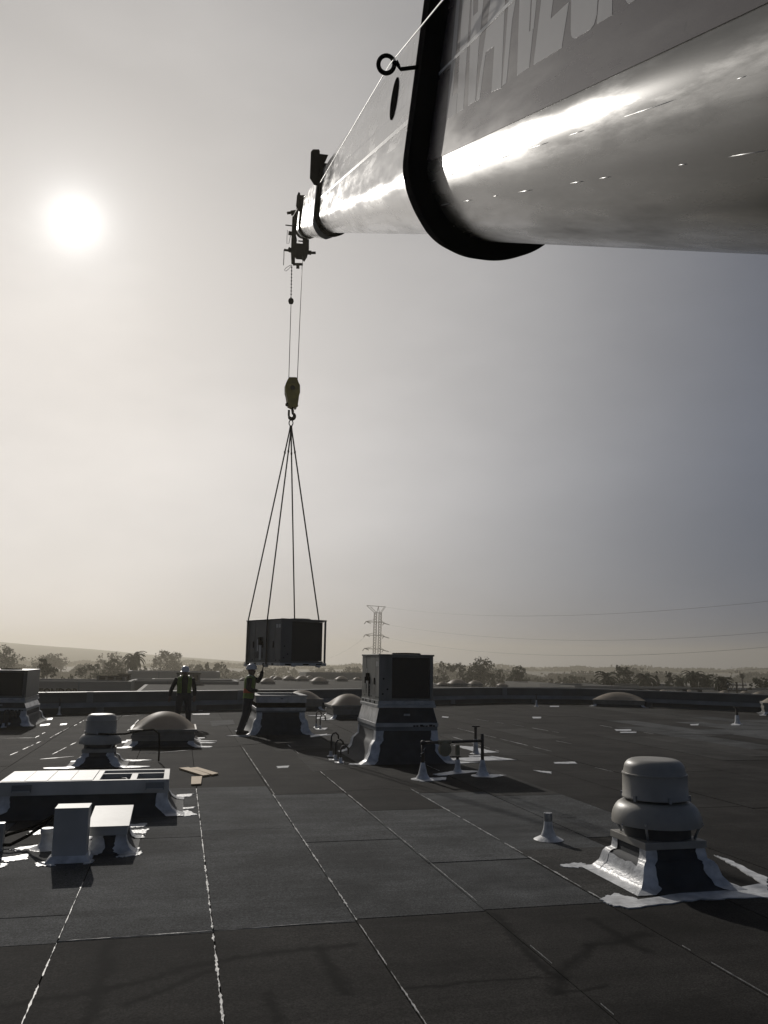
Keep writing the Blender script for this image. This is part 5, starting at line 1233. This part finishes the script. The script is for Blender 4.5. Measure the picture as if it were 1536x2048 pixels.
def palm(label, px, ytop, crown_px, dist, seed, group='palms beyond the right parapet', tall=False, nf=44):
    q = random.Random(seed); c = PD(px, 1370, dist); top = PD(px, ytop, dist); dep = (c-CAM)@CF; r = 1.25*crown_px*dep/F/2; H_ = top[2]-GZ-r*.62
    t = thing('palm_tree', label, 'palm tree', (c[0], c[1], GZ), 0, group)
    MB().tube([(0, 0, 0), (.1, 0, H_*.5), (0, 0, H_)], [.30, .24, .22] if not tall else [.3, .2, .16], 8).build('trunk', 'bark', t, smooth=40)
    if not tall: mesh_quads('skirt', leaves([(0, 0, H_-r*.45, r*.30, r*.30, r*.6)], 700, r*.11, seed), 'palmleaf', t)
    for k in range(nf):
        a = q.uniform(0, math.tau); el = q.uniform(-.35, 1.4); L = r*q.uniform(.85, 1.08); pts = []; N = 7
        for i in range(N+1):
            s = i/N; e = el-.85*s*s; pts.append(Vector((math.cos(a)*math.cos(e)*L*s, math.sin(a)*math.cos(e)*L*s, H_+math.sin(e)*L*s)))
        sd_ = Vector((-math.sin(a), math.cos(a), 0)); V = []; wp = [.02, .05, .085, .10, .10, .085, .055, .004]
        for i in range(1, N+1):
            w0, w1 = r*wp[i-1]*1.25, r*wp[i]*1.25; up_ = Vector((0, 0, r*.05))
            for s in (-1, 1): V += [pts[i-1]+up_, pts[i]+up_, pts[i]+sd_*s*w1, pts[i-1]+sd_*s*w0]
        mesh_quads('frond', np.array([v[:] for v in V]), 'palmleaf', t)
    return t
T_ = tree
T_('large hazy round tree at the end of the hill, above the dark far unit', -40, 36, 1292, 200, 1)
T_('pale hazy tree before the hill, behind the darkest tree', 58, 128, 1310, 330, 2, 'round')
T_('pale low hazy trees at the foot of the hill', 30, 72, 1327, 360, 3, 'bush')
T_('darkest bushy tree rising behind the lettered warehouse wall', 67, 110, 1317, 112, 4, 'euc', dens=1.6)
T_('low dark shrub row beside the darkest tree', 106, 128, 1345, 116, 5, 'bush'); T_('small dark shrub past the lettered warehouse', 126, 147, 1348, 118, 6, 'cone')
T_('pale grey tree behind the row at the hill foot', 148, 186, 1325, 330, 7)
T_('dark spreading tree before the fan palm', 158, 205, 1329, 150, 8, 'bush', dens=1.4); T_('broad dark tree joined to the fan palm', 203, 250, 1314, 165, 9, 'round', dens=1.3); T_('tall thin hazy tree behind the broad dark tree', 200, 250, 1303, 300, 10, 'euc', 'leaf2')
palm('single fan palm among the trees before the hill', 265, 1303, 42, 160, 11, group=None)
T_('large pale twin crowned tree behind the standing worker', 296, 342, 1301, 270, 12, 'round', 'leaf2'); T_('pale tree joined on the right of the twin crowned tree', 322, 366, 1304, 280, 13, 'round', 'leaf2')
T_('small hazy tree just over the standing worker hard hat', 368, 384, 1333, 260, 14); T_('second small hazy tree by the standing worker hard hat', 382, 402, 1329, 265, 15)
T_('open branched small tree on the skyline between the two workers', 402, 430, 1327, 210, 16, 'euc', dens=1.3); T_('second open branched tree between the two workers', 424, 452, 1324, 215, 17, 'euc', dens=1.3)
T_('thin pale tree seen under the hanging unit by the raised hand', 526, 547, 1338, 330, 18, 'euc', 'leaf2', dens=.5)
T_('pale far tree under the coil end of the hanging unit', 622, 668, 1335, 420, 19, 'bush', 'leaf2'); T_('small far tree between hanging and installed units', 684, 702, 1334, 330, 20, 'bush'); T_('small far tree touching the installed unit edge', 706, 722, 1333, 335, 21, 'euc')
T_('dark low bush at the end of the far level roofline', 603, 626, 1344, 150, 22, 'bush')
T_('airy eucalyptus next to the installed unit', 868, 900, 1322, 190, 23, 'euc', 'leaf2', dens=1.2); T_('second airy eucalyptus beside the broad dark tree', 896, 930, 1326, 195, 24, 'euc', 'leaf2', dens=1.2)
T_('broad tallest dark tree right of the installed unit', 928, 988, 1315, 175, 25, 'round', dens=1.5); T_('lower left shoulder of the tallest tree group', 918, 952, 1332, 170, 45, 'bush'); T_('slim pale tree past the tallest dark tree', 986, 1008, 1339, 200, 26, 'euc'); T_('dark round tree right of the tallest one', 1006, 1056, 1333, 165, 27, 'round', dens=1.4)
T_('low hazy tree group before the small white building', 1066, 1102, 1352, 230, 28, 'bush'); T_('small pointed tree by the white building', 1108, 1128, 1353, 210, 29, 'cone'); T_('low round hazy tree past the white building', 1124, 1182, 1352, 215, 30, 'bush'); T_('faint low trees far across the flat', 1040, 1080, 1358, 300, 31, 'bush')
palm('bushy fan palm at the near end of the palm row', 1213, 1343, 44, 140, 32); T_('rounded tree with a wispy top among the palms', 1232, 1274, 1334, 150, 33, 'round', dens=1.3); T_('wispy pale treetop over the rounded tree among palms', 1228, 1250, 1330, 175, 34, 'euc')
palm('fan palm between the rounded tree and the cypress pair', 1292, 1344, 40, 142, 35); T_('shorter cypress of the pair', 1306, 1326, 1344, 140, 36, 'cone'); T_('taller pointed cypress of the pair', 1326, 1349, 1338, 140, 37, 'cone', dens=1.5)
palm('small fan palm beside the taller cypress', 1362, 1350, 32, 138, 38); palm('tallest dense fan palm of the row', 1388, 1341, 40, 134, 39); palm('fan palm next to the tallest dense one', 1413, 1347, 36, 134, 40); palm('spiky fan palm nearest the power pole', 1445, 1352, 40, 118, 41); T_('dark shrub by the power pole foot', 1452, 1476, 1360, 120, 42, 'bush')
palm('very slender palm with a small ball crown behind the power pole', 1485, 1347, 11, 190, 43, tall=True, nf=40); T_('small shrub right of the power pole', 1487, 1506, 1365, 125, 46, 'bush'); T_('dark tree mass past the power pole', 1502, 1545, 1353, 130, 44, 'round', dens=1.3)
palm('tiny far palm over the low hazy trees', 1091, 1348, 6, 420, 47, group='tiny far palms', tall=True, nf=20); palm('tiny far palm over the low hazy trees', 1099, 1349, 6, 420, 48, group='tiny far palms', tall=True, nf=20)

for k_, (a_, b_, y_, d_, kd, lab) in enumerate(((976, 1012, 1348, 180, 'bush', 'low filler tree at the foot of the tallest dark tree'), (1044, 1078, 1354, 190, 'bush', 'low dark tree joining the round tree to the hazy group'), (1092, 1116, 1357, 200, 'bush', 'low scrubby tree before the small white building'), (868, 905, 1346, 185, 'bush', 'low undergrowth tree below the airy eucalyptus'), (1176, 1204, 1357, 190, 'bush', 'low hazy shrub before the bushy fan palm'),
        (1264, 1284, 1356, 150, 'bush', 'low shrub between the rounded tree and the next fan palm'), (1346, 1378, 1358, 145, 'bush', 'low shrub below the small fan palm'), (1400, 1436, 1360, 140, 'bush', 'low shrub between two fan palms'), (1270, 1312, 1357, 155, 'bush', 'low shrub behind the fan palm near the cypress'), (440, 480, 1346, 260, 'bush', 'low far shrub beside the leaning worker helmet'), (186, 216, 1336, 170, 'bush', 'low dark tree filling in below the broad dark tree'), (268, 300, 1332, 190, 'bush', 'low tree right beside the single fan palm'))):
    T_(lab, a_, b_, y_, d_, 60+k_, kd)
# far woods that read as one dark line across the flat
qb = np.random.default_rng(5); nb = 40000; xb_ = qb.uniform(-700, 1000, nb); hb_ = 4.2+1.2*np.sin(xb_*.031)+1.3*np.sin(xb_*.083+1)+.8*np.sin(xb_*.21)
pb = np.stack([xb_, 760+qb.normal(0, 14, nb)+.0001*xb_**2, GZ+hb_*qb.uniform(.02, 1, nb)**.7], 1)
ab = qb.normal(size=(nb, 3)); ab /= np.linalg.norm(ab, axis=1)[:, None]; bb = np.cross(ab, qb.normal(size=(nb, 3))); bb /= np.linalg.norm(bb, axis=1)[:, None]; sb = qb.uniform(1.1, 1.9, nb)[:, None]
pb[nb//2:, :2] *= .5; pb[nb//2:, 2] = GZ+(pb[nb//2:, 2]-GZ)*.95; sb[nb//2:] *= .62
wood_ = mesh_quads('far_woods', np.stack([pb-ab*sb, pb-bb*sb*.6, pb+ab*sb, pb+bb*sb*.6], 1).reshape(-1, 3), 'leaf', None)
struct(wood_, 'stuff')

# ------------------------------------------------------------------ pylon, wires, pole
tc_ = PD(752, 1318, 340); tw = thing('transmission_tower', 'steel lattice transmission tower with three crossarms behind the installed unit', 'pylon', (tc_[0], tc_[1], GZ), -YAW)
mpp = ((tc_-CAM)@CF)/F
def tp(px, py, y=0.0): return ((px-752)*mpp*1.0+(py-1260)*mpp*-.0136, y, CAMH-GZ+(1318-py)*mpp)
def lattice(xa0, xb0, ytop, ybot, y):
    mb = MB(); n = int((ybot-ytop)/5.2)
    for x in (xa0, xb0): mb.tube([tp(x, ytop, y), tp(x, ybot, y)], .13, 5)
    for k in range(n):
        y0, y1 = ytop+(ybot-ytop)*k/n, ytop+(ybot-ytop)*(k+1)/n; mb.tube([tp(xa0, y0, y), tp(xb0, y1, y)], .08, 4); mb.tube([tp(xb0, y0, y), tp(xa0, y1, y)], .08, 4)
    return mb
for xa0, xb0 in ((746.5, 752), (756, 761.5)):
    for yy in (-.7, .7): lattice(xa0, xb0, 1226, 1368, yy).build('lattice_leg', 'tower', tw)
mb = MB()
for a, b in (((731, 1212), (769, 1214)), ((731, 1212), (747, 1226)), ((769, 1214), (761, 1226)), ((754.5, 1214), (752, 1226)), ((754.5, 1214), (757, 1226)), ((747, 1226), (761, 1226)), ((738, 1214), (751, 1225)), ((766, 1215), (759, 1225))): mb.tube([tp(*a), tp(*b)], .11, 5)
mb.build('head_frame', 'tower', tw)
for i, yy in enumerate((1245, 1271.5, 1298.5)):
    o = -1.2*i*.7; mb = MB(); mb.tube([tp(730+o, yy-1), tp(747, yy)], .14, 5); mb.tube([tp(747, yy), tp(761, yy)], .14, 5); mb.tube([tp(761, yy), tp(770, yy+2.5)], .14, 5); mb.tube([tp(730+o, yy-1), tp(748, yy-5)], .08, 4); mb.tube([tp(768, yy+1), tp(760, yy-4)], .08, 4)
    arm = mb.build('crossarm', 'tower', tw)
    for a, b in (((731+o, yy-1), (727+o, yy+4)), ((731+o, yy-1), (740+o, yy+2.5)), ((767, yy+2), (764, yy+6)), ((767, yy+2), (778, yy+5))): MB().tube([tp(*a), tp(*b)], .16, 6).build('insulator', 'cabinet', arm)
tow_w = lambda px, py: tc_+ray(px, py)*0
def wirepx(label, pts, dists):
    P3 = [PD(x, y, d) for (x, y), d in zip(pts, dists)]; fine = []
    a, m, b = P3
    for i in range(25): s = i/24; fine.append(tuple(a*(1-s)*(1-2*s)+m*4*s*(1-s)+b*s*(2*s-1)))
    o = MB().tube(fine, .035, 4).build('power_line', 'tower'); tag(o, label, 'cable', 'power lines in the sky'); return o
WL = [('upper power line sagging away to the right of the tower', [(778, 1250), (1080, 1279), (1560, 1262)], (338, 262, 215)), ('middle power line sagging away to the right of the tower', [(778, 1276), (1060, 1309), (1560, 1292)], (338, 262, 215)), ('lower power line low over the trees to the right of the tower', [(778, 1303), (1060, 1344), (1560, 1335)], (338, 262, 215)),
      ('top shield wire sloping away to the right of the tower', [(769, 1214), (1050, 1232), (1560, 1200)], (338, 262, 215)), ('power line sloping off to the left of the tower toward the hanging unit', [(727, 1276), (690, 1302), (655, 1318)], (342, 420, 520))]
for l_, p_, d_ in WL: wirepx(l_, p_, d_)
for i, px in enumerate((593, 621)):
    c = PD(px, 1345, 620); m = ((c-CAM)@CF)/F; t = thing('transmission_tower', 'tiny far pylon faintly seen under the hanging unit', 'pylon', (c[0], c[1], GZ), -YAW, 'tiny far pylons'); h = CAMH-GZ+(1318-1336)*m*-1*-1
    h = CAMH-GZ-(1337-1317)*m
    h = max(h, 6.0); mb = MB()
    for s in (-1, 1): mb.tube([(s*1.6, 0, 0), (s*.4, 0, h)], .16, 4)
    for k in range(5): z = h*k/5; mb.tube([(-1.6+.24*k, 0, z), (1.6-.24*(k+1), 0, z+h/5)], .12, 4)
    mb.build('lattice_leg', 'tower', t); MB().tube([(-2.6, 0, h*.8), (2.6, 0, h*.8)], .14, 4).build('crossarm', 'tower', t)
c = PD(1473, 1367, 105); t = thing('power_pole', 'wooden power pole with crossarms standing before the slender palm', 'pole', (c[0], c[1], GZ), -YAW); m = ((c-CAM)@CF)/F
zt_ = PD(1473, 1364, 105)[2]-GZ
MB().tube([(0, 0, 0), (0, 0, zt_)], [.17, .12], 8).build('pole', 'bark', t)
for dz in (.35, .95): a_ = MB().box(-1.15, 1.15, -.06, .06, zt_-dz-.06, zt_-dz+.06).build('crossarm', 'bark', t); [MB().lathe([(.05, 0), (.07, .05), (.04, .16)], c=(x, 0), n=8).build('insulator', 'labelw', a_, loc=(0, 0, zt_-dz+.06)) for x in (-1.0, -.4, .4, 1.0)]

# ------------------------------------------------------------------ haze: one closed box of even, pale air
mh, nh, lh, bh = new_mat('haze_air'); nh.remove(bh)
pv = nh.new('ShaderNodeVolumePrincipled'); pv.inputs['Color'].default_value = (0.74, 0.69, 0.58, 1); pv.inputs['Density'].default_value = 0.0008; pv.inputs['Anisotropy'].default_value = 0.55
lh.new(pv.outputs[0], nh['Material Output'].inputs['Volume'])
hz = MB().box(-1350, 1350, -320, 1350, GZ-1.0, 27.0).build('haze', mh); hz['kind'] = 'stuff'
